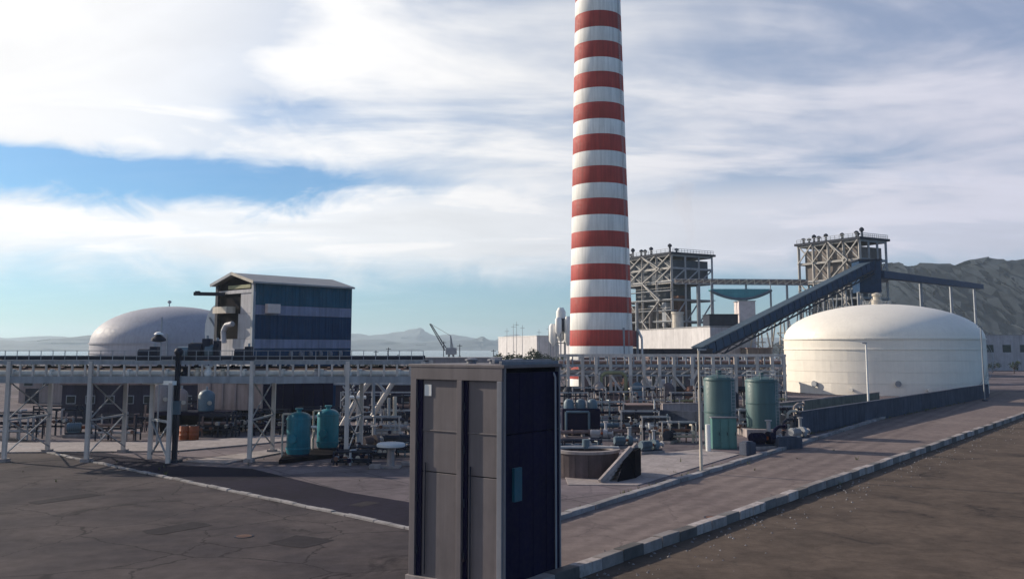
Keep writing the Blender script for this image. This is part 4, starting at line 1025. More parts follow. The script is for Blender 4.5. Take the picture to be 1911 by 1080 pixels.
# pipework right of the silos
for i, (px_, py_, h_, mt, lb) in enumerate(((1470, 812, 2.4, m_cream, 'cream bent riser pipe right of the right green silo'), (1484, 806, 3.0, m_conc, 'tall pale bent riser pipe before the bund wall'), (1462, 822, 1.9, m_steeld, 'dark bent riser pipe nearest the right green silo'), (1446, 832, 1.6, m_navy, 'low navy bent riser pipe at the foot of the silo plinth'))):
    q = G(px_, py_); t = thing('riser_pipe', lb, 'pipe', q, 'riser pipes by the bund wall')
    mb = MB(); mb.path([q, q + Z * h_, q + V(.5, .2, h_ + .35), q + V(1.3, .5, h_ + .35)], .17, 10); mb.build('tube', mt, t, smooth=True)
    mb = MB(); mb.tube(q + Z * h_ * .45, q + Z * (h_ * .45 + .12), .32, 12); mb.tube(q + V(1.2, .46, h_ + .35), q + V(1.32, .5, h_ + .35), .3, 12); mb.build('flange', mt, t)
    mb = MB(); mb.lathe(q + V(0, -.4, h_ * .6), [(.22, 0), (.27, .02), (.27, .07), (.22, .09)], 12, caps=False); mb.tube(q + Z * h_ * .6, q + V(0, -.4, h_ * .6), .05, 6); mb.build('handwheel', m_rust, t)
# dark blocks at the kerb
for px_, py_, sx, sy, hz2, mt, lb in ((1398, 850, 1.2, 1.0, 1.2, m_conc_d, 'dark concrete block at the kerb left of the navy pump'), (1470, 838, 3.2, 1.6, 1.1, m_conc_d, 'long dark concrete block at the kerb right of the navy pump')):
    q = G(px_, py_); mb = MB(); mb.box(q + V(0, sy / 2, hz2 / 2), (sx, sy, hz2), .5); mb.box(q + V(0, sy / 2, hz2 + .05), (sx * .7, sy * .7, .12), .5)
    tag(mb.build('concrete_block', mt, loc=q, bevel=.05), lb, 'block')

# ================================================================== POLES
def pole(px, ybase, ytop, r_, mt, label, arm=0):
    q = G(px, ybase); zt2 = P(px, ytop, q.y).z; t = thing('lamp_post', label, 'lamp post', q, 'lamp posts')
    mb = MB(); mb.tube(q, V(q.x, q.y, zt2), r_, 10, r_ * .7); mb.build('pole', mt, t, smooth=True)
    mb = MB(); mb.box(q + Z * .15, (r_ * 5, r_ * 5, .3)); mb.build('base', m_conc_d, t)
    mb = MB(); mb.box(V(q.x + .25 * arm, q.y, zt2), (.7, .25, .14)); mb.build('lamp_head', m_steelg, t)
    return t
pole(1309, 884, 652, .13, m_cream, 'tall pale lamp post standing on the yard before the green silos', 1)
pole(1622, 780, 640, .17, m_white, 'white lamp post standing before the white storage tank', -1)
pole(1222, 800, 745, .13, m_white, 'short white post right of the brown machine housing', 1)
pole(1245, 780, 748, .1, m_steeld, 'short dark post left of the pale low wall', 1)
pole(1838, 748, 610, .14, m_steelg, 'grey lamp post at the far right before the tank', -1)

# pale low wall and brown housing in the right yard
wall('low_wall', 'pale pinkish low wall between the posts and the green silos', G(1236, 792), G(1312, 790), 2.6, .35, M('pink_concrete', (.36, .31, .31), .9, var=.15, streak=.25), m_conc, panel=3)
wall('low_wall', 'pale low wall behind the left green silo', G(1360, 800), G(1400, 798), 2.4, .35, m_conc, None, panel=3)
q = G(1192, 798); t = thing('machine_housing', 'brown box shaped machine housing in the middle of the right yard', 'housing', q)
hw, hd, hhh = 62 * q.y / F, 4.0, P(1192, 757, q.y).z
mb = MB(); mb.box(q + V(0, hd / 2, hhh / 2 + .25), (hw, hd, hhh - .5)); mb.build('body', m_stain_brown, t, bevel=.08)
for i in range(4):
    mb = MB(); mb.box(q + V(hw * (i - 1.5) / 4, -.02, hhh * .45), (hw / 4 - .15, .1, hhh * .5)); dd = mb.build('louvre_panel', m_dark, t)
    for k in range(4):
        mb = MB(); mb.box(q + V(hw * (i - 1.5) / 4, -.09, hhh * (.27 + .12 * k)), (hw / 4 - .25, .06, .08)); mb.build('slat', m_stain_brown, dd)
mb = MB(); mb.box(q + V(0, hd / 2, hhh + .05), (hw + .3, hd + .3, .16)); mb.build('roof', m_brownpipe, t)
mb = MB(); mb.box(q + V(0, hd / 2, .12), (hw + .2, hd + .2, .26)); mb.build('base', m_dark, t)
# navy machine left, next to the enclosure
q = G(1085, 812); t = thing('filter_unit', 'navy filter unit with pipes just right of the steel enclosure', 'filter unit', q)
hw, hhh = 70 * q.y / F, P(1085, 757, q.y).z
mb = MB(); mb.box(q + V(0, 1.5, hhh * .45), (hw, 3.0, hhh * .9)); mb.build('body', m_navy, t, bevel=.08)
for i in range(3):
    c = q + V(hw * (i - 1) / 3.2, 1.0, hhh * .9); mb = MB(); mb.lathe(c, [(.6, 0), (.6, .7), (.4, 1.0), (.1, 1.1)], 16); mb.build('filter_pot', m_pump, t, smooth=True)
mb = MB(); mb.path([q + V(-hw * .4, -.2, .2), q + V(-hw * .4, -.2, hhh * .8), q + V(hw * .2, -.2, hhh * .8), q + V(hw * .2, -.2, .2)], .14, 8); mb.build('front_pipe', m_pump, t)

# ================================================================== FAR PIPE RACK, RIGHT
r2 = thing('pipe_rack', 'long pale pipe rack on slim columns below the striped chimney', 'pipe rack', XY(1250, 165))
Y0, Y1 = 158.0, 166.0
def ZP(px, py, Y): return P(px, py, Y).z
xa, xb = XY(1044, Y0).x, XY(1466, Y0).x
zA, zB2, zC = ZP(1250, 663, Y0), ZP(1250, 682, Y0), ZP(1250, 700, Y0)
for px_ in (1060, 1087, 1112, 1139, 1176, 1201, 1230, 1257, 1291, 1330, 1372, 1412, 1440, 1462):
    X = XY(px_, Y0).x
    for Y, mt in ((Y0, m_steelw), (Y1, m_steelg)):
        mb = MB(); mb.bar((X, Y, 0), (X, Y, zA), .55 if Y == Y0 else .4, .5); mb.build('column', mt, r2)
    mb = MB(); mb.bar((X, Y0, zB2), (X, Y1, zB2), .25); mb.bar((X, Y0, zC), (X, Y1, zC), .25); mb.build('tie', m_steelg, r2)
for Y in (Y0 - .05, Y1 + .05):
    for zz_, hh, mt in ((zA, .4, m_steelw), (zB2, .45, m_steelg), (zC, .3, m_steelg)):
        mb = MB(); mb.bar((xa, Y, zz_), (xb, Y, zz_), .3, hh); mb.build('beam', mt, r2)
for (p_, q_) in (((1094, 757), (1120, 694)), ((1120, 757), (1094, 700)), ((1291, 712), (1302, 690)), ((1257, 700), (1291, 740))):
    mb = MB(); mb.bar(P(*p_, Y0 - .4), P(*q_, Y0 - .4), .38); mb.build('raking_brace', m_steelw, r2)
for pa_, pb_ in ((1139, 1176), (1201, 1230), (1330, 1372), (1412, 1440)):
    Xa_, Xb_ = XY(pa_, Y0).x, XY(pb_, Y0).x
    mb = MB(); mb.bar((Xa_, Y0 - .4, .4), (Xb_, Y0 - .4, zC), .34); mb.build('raking_brace', m_steelw, r2)
    mb = MB(); mb.bar((Xb_, Y0 - .75, .4), (Xa_, Y0 - .75, zC), .34); mb.build('raking_brace', m_steelw, r2)
for k in range(26):
    X = xa + (xb - xa) * (k + .5) / 26; mb = MB(); mb.bar((X, Y0 - .08, zB2 + .2), (X, Y0 - .08, zA - .2), .22); mb.build('post', m_steelg, r2)
cl = [m_brownpipe, m_greypipe, m_rust, m_greenpipe, m_steelg, m_brownpipe, m_cream, m_rust, m_steeld, m_brownpipe]
nm_ = ['brown', 'grey lagged', 'rust red', 'olive', 'steel grey', 'dull brown', 'cream', 'dark rust', 'black', 'brown lower']
lv = ['front top', 'second top', 'third top', 'rear top', 'front middle', 'second middle', 'third middle', 'rear middle', 'front lower', 'second lower']
for i in range(10):
    dy = 1.2 + (i % 4) * 1.7; zz_ = (zB2 + .55, zC + .5, zC - 1.6)[i // 4]
    if i >= 8: zz_ = ZP(1250, 725, Y0) - .4 * (i - 8)
    t = thing('pipe', f'{nm_[i]} pipe in the {lv[i]} row of the far pipe rack', 'pipe', (xa, Y0 + dy, zz_), 'pipes on the far pipe rack')
    rr_ = random.uniform(.24, .45); mb = MB(); mb.tube((xa, Y0 + dy, zz_), (xb, Y0 + dy, zz_), rr_, 10); mb.build('run', cl[i], t, smooth=True)
    for k in range(7):
        X = xa + (xb - xa) * (k + random.random() * .8) / 7; mb = MB(); mb.tube((X, Y0 + dy, zz_), (X + .35, Y0 + dy, zz_), rr_ + .18, 10); mb.build('flange', cl[i], t)
for k in range(15):
    X0, X1 = xa + (xb - xa) * k / 15, xa + (xb - xa) * (k + 1) / 15
    mb = MB(); mb.bar((X0, Y0 + .2, zC), (X1, Y0 + .2, zB2), .2); mb.build('lattice_brace', m_steelw, r2)
    if k % 2: mb = MB(); mb.bar((X0, Y1, .5), (X1, Y1, zC), .22); mb.build('lattice_brace', m_steelg, r2)
    else: mb = MB(); mb.bar((X1, Y1 + .4, .5), (X0, Y1 + .4, zC), .22); mb.build('lattice_brace', m_steelg, r2)
    X = (X0 + X1) / 2; mb = MB(); mb.bar((X, Y0 + 4, 0), (X, Y0 + 4, zA), .3); mb.build('column', m_steelg, r2)
rnv = random.Random(21)
LB = iter(['leftmost', 'second from left', 'third from left', 'fourth from left', 'fifth from left', 'sixth from left', 'seventh from left', 'eighth from left', 'ninth from left', 'rightmost'])
for k in range(10):
    X = xa + (xb - xa) * (k + .5 + rnv.uniform(-.2, .2)) / 10; Y = Y0 - 2.2 + rnv.uniform(-.5, .5); hh = rnv.uniform(2.0, 4.6); r_ = rnv.uniform(.7, 1.3); c = V(X, Y, 0)
    t = thing('drain_pot', next(LB) + ' of the small upright pots along the far pipe rack', 'vessel', c, 'small pots along the far pipe rack')
    mb = MB(); mb.lathe(c, [(r_ * .8, 0), (r_, .2), (r_, hh * .8), (r_ * .6, hh * .95), (.1, hh)], 16); mb.build('shell', rnv.choice((m_stain_brown, m_steeld, m_rust, m_pump, m_conc)), t, smooth=True)
    mb = MB(); mb.path([c + Z * hh * .9, c + Z * (hh + 1), c + V(0, 2.2, hh + 1)], .14, 8); mb.build('outlet_pipe', m_greypipe, t)
    mb = MB(); mb.tube(c + V(-r_ * .2, -r_ * .9, hh * .4), c + V(-r_ * .25, -r_ - .15, hh * .4), .3, 10); mb.build('hatch', m_cream, t)
# olive U-bend over the rack at its left end
mb = MB(); Yq = Y0 - 1.0; mb.path([P(1122, 760, Yq), P(1122, 702, Yq), P(1130, 695, Yq), P(1160, 695, Yq), P(1168, 702, Yq), P(1168, 758, Yq)], .3, 10)
tag(mb.build('expansion_loop', m_greenpipe, smooth=True, loc=XY(1145, Yq)), 'olive pipe loop in front of the far pipe rack', 'pipe')
# process vessels and sheds in and behind the rack
def horizontal_vessel(px, py, Y, L, r_, mt, label):
    c = P(px, py, Y); t = thing('horizontal_vessel', label, 'vessel', V(c.x, c.y, 0), 'horizontal vessels')
    mb = MB(); n = 18; prof = []
    for a in (0, .35, .7, 1): prof.append((r_ * math.sin(a * math.pi / 2), -L / 2 - r_ * .5 * math.cos(a * math.pi / 2)))
    prof += [(rr_, -zz_) for rr_, zz_ in prof[::-1]]
    vs_ = []; 
    for rr_, zz_ in prof: vs_ += [(c.x + zz_, c.y + max(rr_, .02) * math.cos(2 * math.pi * i / n), c.z + max(rr_, .02) * math.sin(2 * math.pi * i / n)) for i in range(n)]
    fs_ = [(k * n + i, k * n + (i + 1) % n, (k + 1) * n + (i + 1) % n, (k + 1) * n + i) for k in range(len(prof) - 1) for i in range(n)]
    mb.add(vs_, fs_ + [tuple(range(n)), tuple(range((len(prof) - 1) * n, len(prof) * n))]); mb.build('shell', mt, t, smooth=True)
    for s in (-.3, .3):
        mb = MB(); mb.box((c.x + L * s, c.y, (c.z - r_ * .8) / 2), (.5, r_ * 1.6, c.z - r_ * .8)); mb.build('saddle', m_conc, t)
    mb = MB(); mb.tube(c + Z * r_ * .9, c + Z * (r_ + .7), .25, 8); mb.build('nozzle', mt, t)
horizontal_vessel(1165, 727, 172, 5, 1.4, m_rust, 'rust red horizontal vessel under the far pipe rack')
horizontal_vessel(1225, 722, 174, 6, 1.5, m_greypipe, 'grey horizontal vessel under the middle of the far pipe rack')
horizontal_vessel(1385, 718, 176, 7, 1.6, m_brownpipe, 'brown horizontal vessel under the right end of the far pipe rack')
horizontal_vessel(720, 735, 132, 6, 1.5, m_steeld, 'dark horizontal vessel behind the raking pipe support')
def shed(px0, px1, ytop, ybot_Y, D, mat, label, roof=m_roof, win=0, depth=9.0, door=True, grp=None, D2=None):
    a, b = XY(px0, D), XY(px1, D2 or D); H = P((px0 + px1) / 2, ytop, (D + (D2 or D)) / 2).z; L = (b - a).length; dd_ = (b - a).normalized(); nn = V(-dd_.y, dd_.x, 0); an = math.atan2(dd_.y, dd_.x)
    t = thing('industrial_shed', label, 'shed', (a + b) / 2, grp); c = (a + b) / 2 + nn * depth / 2
    n = max(2, int(L / 4))
    for i in range(n):
        mb = MB(); mb.box(a + (b - a) * (i + .5) / n + nn * .12 + Z * H / 2, (L / n - .05, .24, H), an); mb.build('wall_panel', mat, t)
    mb = MB(); mb.box(c + nn * .15 + Z * (H / 2 - .05), (L - .1, depth - .3, H - .1), an); mb.build('wall', mat, t)
    mb = MB(); mb.box(c + Z * (H + .12), (L + .5, depth + .5, .24), an); mb.build('roof', roof, t)
    for k in range(win):
        mb = MB(); mb.box(a + (b - a) * (k + .5) / win - nn * .03 + Z * H * .62, (L / win * .5, .1, H * .22), an); wn = mb.build('window', m_steelg, t)
        mb = MB(); mb.box(a + (b - a) * (k + .5) / win - nn * .09 + Z * H * .62, (L / win * .5 - .2, .04, H * .22 - .2), an); mb.build('pane', m_glass, wn)
    if door:
        mb = MB(); mb.box(a + (b - a) * .12 - nn * .04 + Z * H * .22, (min(2.5, L * .15), .1, H * .44), an); mb.build('door', m_steeld, t)
    return t
shed(1190, 1326, 613, 0, 322, m_offw, 'long white shed at the foot of the left boiler frame', m_roof, 0, 14, False, None, 268)
shed(1325, 1379, 587, 0, 330, m_steeld, 'dark square shed right of the left boiler frame', m_steeld, 3, 12)
shed(1381, 1412, 562, 0, 345, M('pinkish_white_paint', (.62, .55, .55), .7), 'small tall pinkish white building behind the sloping conveyor', m_roof, 2, 8)
shed(930, 1002, 628, 0, 480, m_offw, 'low white building with thin roof masts left of the chimney', m_white, 0, 12, False, None, 425)
shed(1004, 1066, 633, 0, 450, m_offw, 'low white building close left of the chimney foot', m_white, 0, 12, False, None, 405)
shed(1395, 1440, 650, 0, 262, m_boilr, 'brown shed under the sloping conveyor left of the white tank', m_brownpipe, 0, 14)
shed(1180, 1330, 652, 0, 236, m_steeld, 'long dark low shed right of the chimney foot', m_steeld, 0, 10, False)
shed(660, 775, 690, 0, 190, m_greypipe, 'grey shed seen beyond the raking pipe support', m_brownpipe, 4, 12)
shed(778, 935, 668, 0, 260, m_boxl, 'long pale shed seen just above the steel enclosure', m_roof, 6, 12)
shed(40, 250, 690, 0, 170, m_pink, 'long pinkish shed at the far left beyond the pipe bridge', m_roof, 6, 12)
shed(1700, 1960, 625, 0, 420, m_gable, 'long grey shed at the far right behind the white tank', m_roof, 8, 20)
shed(628, 792, 718, 0, 128, m_dark2, 'dark shed low behind the raking pipe support', m_steelg, 3, 8)
shed(1088, 1196, 669, 0, 184, m_stain_brown, 'brown pipe house hiding the right part of the chimney foot', m_brownpipe, 5, 6, False)
shed(120, 371, 718, 0, 124, m_dark2, 'dark violet workshop at the left behind the equipment platform', m_brownpipe, 7, 8)
shed(1212, 1398, 668, 0, 206, m_stain_brown, 'long brown switch house behind the far pipe rack', m_brownpipe, 9, 10, False)
# masts on and about the white building
ORM = iter(['leftmost', 'second from left', 'third from left', 'middle', 'third from right', 'second from right', 'rightmost'])
for px_, yt in ((946, 612), (958, 604), (964, 600), (975, 606), (1006, 614), (1024, 608), (1040, 612)):
    q = XY(px_, 418); mb = MB(); mb.tube(V(q.x, q.y, 0), V(q.x, q.y, P(px_, yt, 418).z), .16, 6, .08); mb.bar(V(q.x - 1, q.y, P(px_, yt + 6, 418).z), V(q.x + 1, q.y, P(px_, yt + 6, 418).z), .15)
    tag(mb.build('mast', m_steelg, loc=q), next(ORM) + ' of the thin masts before the low white buildings left of the chimney', 'mast', 'masts by the white buildings')
# white hopper tower close to the chimney
t = thing('hopper_tower', 'bright white hopper tower peeking out left of the chimney foot', 'tower', XY(1048, 300)); Yh = 300.0
for k_, (px_, yt, yb2, rp) in enumerate(((1032, 604, 636, 7.5), (1047, 574, 628, 9), (1060, 590, 636, 7), (1042, 592, 618, 6))):
    dy = (0, 3.2, 1.0, -2.6)[k_]; c = P(px_, yb2, Yh + dy); H_ = P(px_, yt, Yh + dy).z - c.z; r_ = rp * Yh / F
    mb = MB(); mb.lathe(c, [(r_ * .25, -1.6), (r_, 0), (r_, H_ * .86), (r_ * .55, H_), (.05, H_ + .05)], 22); mb.build('white_hopper', m_white, t, smooth=True)
    for s in (-.7, .7):
        mb = MB(); mb.bar(V(c.x + r_ * s, c.y, 0), V(c.x + r_ * s, c.y, c.z + .4), .35); mb.build('leg', m_steelg, t)
for (x0_, y0_, x1_, y1_) in ((1028, 622, 1046, 622), (1040, 600, 1064, 600), (1036, 640, 1066, 640)):
    mb = MB(); p, q = P(x0_, y0_, Yh + 4.5), P(x1_, y1_, Yh + 4.5); mb.bar(p, q, 2.5, .3); mb.bar(p + Z * 1.1 - V(0, 1.2, 0), q + Z * 1.1 - V(0, 1.2, 0), .15); mb.build('walkway', m_steelg, t)
mb = MB(); mb.box(P(1052, 606, Yh + 2), (2.2, 3, 4.2)); mb.build('dark_grating', m_steeld, t)

# ================================================================== BOILER FRAMES
def boiler(label, px, D, ytop, ydeck, L1, L2, tall):
    c = XY(px, D); a = V(-.53, .85, 0).normalized(); b = V(.85, .53, 0).normalized(); b = V(a.y, -a.x, 0)
    zt3, zd = P(px, ytop, D).z, P(px, ydeck, D).z
    t = thing('boiler_house', label, 'boiler house', c, 'open steel boiler houses')
    na, nbb = 4, 3
    ang3 = math.atan2(a.y, a.x)
    lev_ = [0, zd * .28, zd * .56, zd * .8, zd, (zd + zt3) / 2, zt3]
    # inner casings
    mb = MB(); mb.box(c + a * L1 * .5 + b * L2 * .5 + Z * zd * .5, (L1 * .55, L2 * .6, zd * .96), ang3); mb.build('furnace_casing', m_boil, t)
    mb = MB(); mb.box(c + a * L1 * .30 + b * L2 * .42 + Z * zd * .45, (L1 * .28, L2 * .55, zd * .5), ang3); mb.build('duct_casing', m_boilr, t)
    mb = MB(); mb.box(c + a * L1 * .72 + b * L2 * .40 + Z * zd * .55, (L1 * .25, L2 * .55, zd * .42), ang3); mb.build('economiser_casing', m_boilr, t)
    mb = MB(); mb.box(c + a * L1 * .5 + b * L2 * .54 + Z * (zd + (zt3 - zd) * .42), (L1 * .86, L2 * .92, (zt3 - zd) * .84), ang3); mb.build('drum_house', m_boil if tall else m_boilr, t)
    # columns
    for i in range(na + 1):
        for j in range(nbb + 1):
            p = c + a * L1 * i / na + b * L2 * j / nbb
            edge_ = i in (0, na) or j in (0, nbb)
            if not edge_: continue
            mb = MB(); mb.bar(p, p + Z * (zt3 if (i in (0, na, 2) or j == 0) else zd), .9 if j == 0 else .7); mb.build('column', m_boilst if j == 0 else m_steelg, t)
    # beams per level
    for z_ in lev_[1:]:
        big = 1.5 if z_ in (zd, zt3) else .8
        for (p, q_, mt) in ((c, c + a * L1, m_boilst), (c, c + b * L2, m_steelg), (c + a * L1, c + a * L1 + b * L2, m_steelg), (c + b * L2, c + b * L2 + a * L1, m_steelg)):
            mb = MB(); mb.bar(p + Z * z_, q_ + Z * z_, .7, big); mb.build('beam', mt, t)
    # grated floors
    for z_ in lev_[2:5]:
        mb = MB(); mb.prism([c - a * .8 - b * .8 + Z * z_, c + a * (L1 + .8) - b * .8 + Z * z_, c + a * (L1 + .8) + b * (L2 + .8) + Z * z_, c - a * .8 + b * (L2 + .8) + Z * z_], (0, 0, .35)); mb.build('floor_grating', m_steelg, t)
    # bracing
    for i in range(na):
        for k in range(1, 6):
            if (i + k) % 2 == 0 or k == 5:
                p, q_ = c + a * L1 * i / na - b * .2, c + a * L1 * (i + 1) / na - b * .2
                mb = MB(); mb.bar(p + Z * lev_[k], q_ + Z * lev_[k + 1], .4); mb.build('brace', m_boilst, t)
                if k >= 4: mb = MB(); mb.bar(q_ + Z * lev_[k] - b * .6, p + Z * lev_[k + 1] - b * .6, .4); mb.build('brace', m_boilst, t)
    for j in range(nbb):
        for k in range(0, 6, 2):
            p, q_ = c + b * L2 * j / nbb - a * .2, c + b * L2 * (j + 1) / nbb - a * .2
            mb = MB(); mb.bar(p + Z * lev_[k], q_ + Z * lev_[k + 1], .45); mb.build('brace', m_steelg, t)
    # pipes, ducts and small floors packed inside the frame
    rn2 = random.Random(int(px) + 5)
    for k in range(26):
        p = c + a * L1 * rn2.uniform(.03, .97) + b * L2 * rn2.uniform(.02, .5); z_ = zd * rn2.uniform(.1, .8); hh = zd * rn2.uniform(.08, .3)
        mt = rn2.choice((m_boil, m_boilr, m_steelg, m_steeld, m_rust, m_boilst))
        mb = MB()
        if k % 3 == 0: mb.box(p + Z * z_, (rn2.uniform(2, 6), rn2.uniform(2, 5), hh), ang3); mb.build('inner_box', mt, t)
        elif k % 3 == 1: mb.tube(p + Z * z_, p + Z * (z_ + hh), rn2.uniform(.35, .8), 10); mb.build('inner_pipe', mt, t, smooth=True)
        else: q_ = p + a * rn2.uniform(3, 9) * rn2.choice((-1, 1)); mb.tube(p + Z * z_, q_ + Z * (z_ + rn2.uniform(-2, 2)), rn2.uniform(.3, .7), 10); mb.build('inner_pipe', mt, t, smooth=True)
    for z_ in (zd * .42, zd * .68, zd * .9):
        mb = MB(); mb.prism([c - a * .3 - b * .9 + Z * z_, c + a * (L1 + .3) - b * .9 + Z * z_, c + a * (L1 + .3) + b * 2.2 + Z * z_, c - a * .3 + b * 2.2 + Z * z_], (0, 0, .25)); mb.build('walkway', m_steelg, t)
        mb = MB(); mb.bar(c - b * .95 + Z * (z_ + 1.2), c + a * L1 - b * .95 + Z * (z_ + 1.2), .14); mb.build('walkway_rail', m_boilst, t)
    # roof deck with edge rail and little vents
    mb = MB(); mb.prism([c - a * 1.2 - b * 1.2 + Z * zt3, c + a * (L1 + 1.2) - b * 1.2 + Z * zt3, c + a * (L1 + 1.2) + b * (L2 + 1.2) + Z * zt3, c - a * 1.2 + b * (L2 + 1.2) + Z * zt3], (0, 0, .9)); mb.build('roof', m_steeld, t)
    mb = MB()
    for (p, q_) in ((c - b, c + a * L1 - b), (c - a, c + b * L2 - a)):
        for hh in (1.5, 2.3): mb.bar(p + Z * (zt3 + hh), q_ + Z * (zt3 + hh), .16)
        for k in range(15): s_2 = p + (q_ - p) * k / 14; mb.bar(s_2 + Z * (zt3 + .9), s_2 + Z * (zt3 + 2.3), .16)
    mb.build('roof_rail', m_steelg, t)
    rnd = random.Random(int(px))
    for k in range(9):
        p = c + a * L1 * rnd.random() + b * L2 * rnd.random() * .4; hh = rnd.uniform(2, 4.2)
        mb = MB(); mb.lathe(p + Z * (zt3 + .9), [(.45, 0), (.45, hh * .6), (.9, hh * .65), (.9, hh * .85), (.3, hh)], 10); mb.build('roof_vent', m_steeld, t)
    # stair tower on the left face
    for k in range(1, 6):
        p = c + a * L1 * (.15 if k % 2 else .45) - b * 1.6; q_ = c + a * L1 * (.45 if k % 2 else .15) - b * 1.6
        mb = MB(); mb.bar(p + Z * lev_[k], q_ + Z * lev_[k + 1], .9, .4); mb.build('stair_flight', m_boilst, t)
    # drop ducts
    for k in range(4):
        p = c + a * L1 * (.1 + .24 * k) - b * .9; mb = MB(); mb.tube(p + Z * zd * .15, p + Z * zd * (.55 + .12 * (k % 3)), .75, 12); mb.build('drop_duct', (m_boilst, m_boilr, m_steelg, m_rust)[k], t)
    return t, c, a, b, zt3, zd
boiler('open steel boiler house close right of the striped chimney', 1256, 380, 474, 525, 38, 23, True)
BR = boiler('open steel boiler house above the white tank where the conveyor ends', 1612, 340, 446, 520, 29, 15.5, False)
# cream flue stub and bent pipes before the left boiler house
q = XY(1266, 312); mb = MB(); zz_ = P(1266, 582, 312).z; mb.lathe(q, [(1.9, 0), (1.9, zz_ - .6), (2.2, zz_ - .6), (2.2, zz_)], 18); tag(mb.build('vent_stack', m_cream, smooth=True, loc=q), 'short cream vent stack before the left boiler house', 'stack')
# bridge between the boiler houses
t = thing('pipe_gallery', 'long pale gallery bridging the two boiler houses', 'gallery', XY(1380, 372)); ga, gb = XY(1262, 372), XY(1512, 348); zg = P(1380, 527, 362).z; zg1 = P(1262, 525, 372).z; zg2 = P(1512, 527, 348).z
for dz_ in (-.9, .9): mb = MB(); mb.bar(ga + Z * (zg1 + dz_), gb + Z * (zg2 + dz_), 1.6, .5); mb.build('chord', m_boxl, t)
n = 18
for k in range(n):
    p, q_ = ga.lerp(gb, k / n), ga.lerp(gb, (k + 1) / n); za_, zb3 = zg1 + (zg2 - zg1) * k / n, zg1 + (zg2 - zg1) * (k + 1) / n
    mb = MB(); mb.bar(p + Z * (za_ - .9) - V(0, .8, 0), q_ + Z * (zb3 + .9) - V(0, .8, 0), .25); mb.bar(p + Z * (za_ - .9) - V(0, .8, 0), p + Z * (za_ + .9) - V(0, .8, 0), .25); mb.build('web_member', m_cream, t)
mb = MB(); mb.tube(ga + Z * zg1 + V(0, .4, 0), gb + Z * zg2 + V(0, .4, 0), .7, 10); mb.build('carried_pipe', m_pink, t)
for f_ in (.18, .55, .85):
    p = ga.lerp(gb, f_); mb = MB(); mb.bar(p, p + Z * (zg - .9), .7); mb.build('support', m_steelg, t)
# sagging pale teal trough hung from the gallery
t = thing('trough', 'sagging pale teal trough hanging under the gallery between the boiler houses', 'trough', XY(1378, 352)); Yt = 352.0
up_ = [(1326, 539), (1440, 539)]; sagp = [(1326 + 114 * i / 14, 541 + 17 * math.sin(math.pi * i / 14) ** .8) for i in range(15)]
mb = MB(); mb.prism([P(*p, Yt) for p in [up_[0]] + sagp + [up_[1]]], (0, 4.5, 0)); mb.build('belly', m_tealp, t)
mb = MB(); mb.path([P(*p, Yt - .4) for p in sagp], .55, 8); mb.build('edge_tube', m_pump, t)
for px_ in (1327, 1438):
    mb = MB(); q = P(px_, 541, Yt + 1); mb.bar(V(q.x, q.y, 0), q, .6); mb.build('leg', m_steelg, t)
    mb = MB(); mb.bar(q, q + Z * 3.2, .3); mb.build('hanger', m_steelg, t)

# ================================================================== SLOPING CONVEYOR
cv = thing('conveyor', 'long dark covered conveyor sloping up behind the white tank', 'conveyor', XY(1310, 246))
A_, B_ = P(1300, 660, 244), P(1626, 494, 318)
d_ = B_ - A_; n = 30; hgt = 2.7
for i in range(n):
    p, q_ = A_ + d_ * i / n, A_ + d_ * ((i + 1) / n - .004)
    mb = MB(); mb.bar(p, q_, 3.2, hgt); mb.build('cladding_panel', m_conv, cv)
mb = MB(); mb.bar(A_ + Z * (hgt / 2 + .35), B_ + Z * (hgt / 2 + .35), 3.5, .3); mb.build('roof', M('conveyor_roof', (.055, .085, .12), .7, spec=.15, var=.2, streak=.2), cv)
for s in (-1.75, 1.75):
    off = V(-d_.y, d_.x, 0).normalized() * s
    mb = MB(); mb.bar(A_ - Z * (hgt / 2 + 1.5) + off, B_ - Z * (hgt / 2 + 1.5) + off, .4); mb.bar(A_ - Z * (hgt / 2 + .3) + off, B_ - Z * (hgt / 2 + .3) + off, .4); mb.build('chord', m_steeld, cv)
    mb = MB()
    for i in range(n):
        p, q_ = A_ + d_ * i / n, A_ + d_ * (i + 1) / n
        lo, hi = -Z * (hgt / 2 + 1.5) + off, -Z * (hgt / 2 + .3) + off
        mb.bar(p + (lo if i % 2 else hi), q_ + (hi if i % 2 else lo), .22)
    mb.build('web_member', m_steeld, cv)
for f_ in (.30, .42, .55, .68, .80):
    p = A_ + d_ * f_ - Z * (hgt / 2 + 1.7); off = V(-d_.y, d_.x, 0).normalized()
    tr_ = MB()
    for s in (-1, 1):
        for s2 in (-1, 1):
            tr_.bar(V(p.x, p.y, 0) + off * s * 3.4 + V(s2 * 1.7, 0, 0), p + off * s * 1.4 + V(s2 * .8, 0, 0), .35)
    for k in range(1, 5):
        zz_ = p.z * k / 5; wd_ = 3.4 - 2.0 * k / 5
        tr_.bar(V(p.x, p.y, zz_) - off * wd_, V(p.x, p.y, zz_) + off * wd_, .25); tr_.bar(V(p.x, p.y, p.z * (k - 1) / 5) - off * (wd_ + .4), V(p.x, p.y, zz_) + off * wd_, .22)
    tr_.build('trestle', m_steelg if f_ > .5 else m_cream, cv)
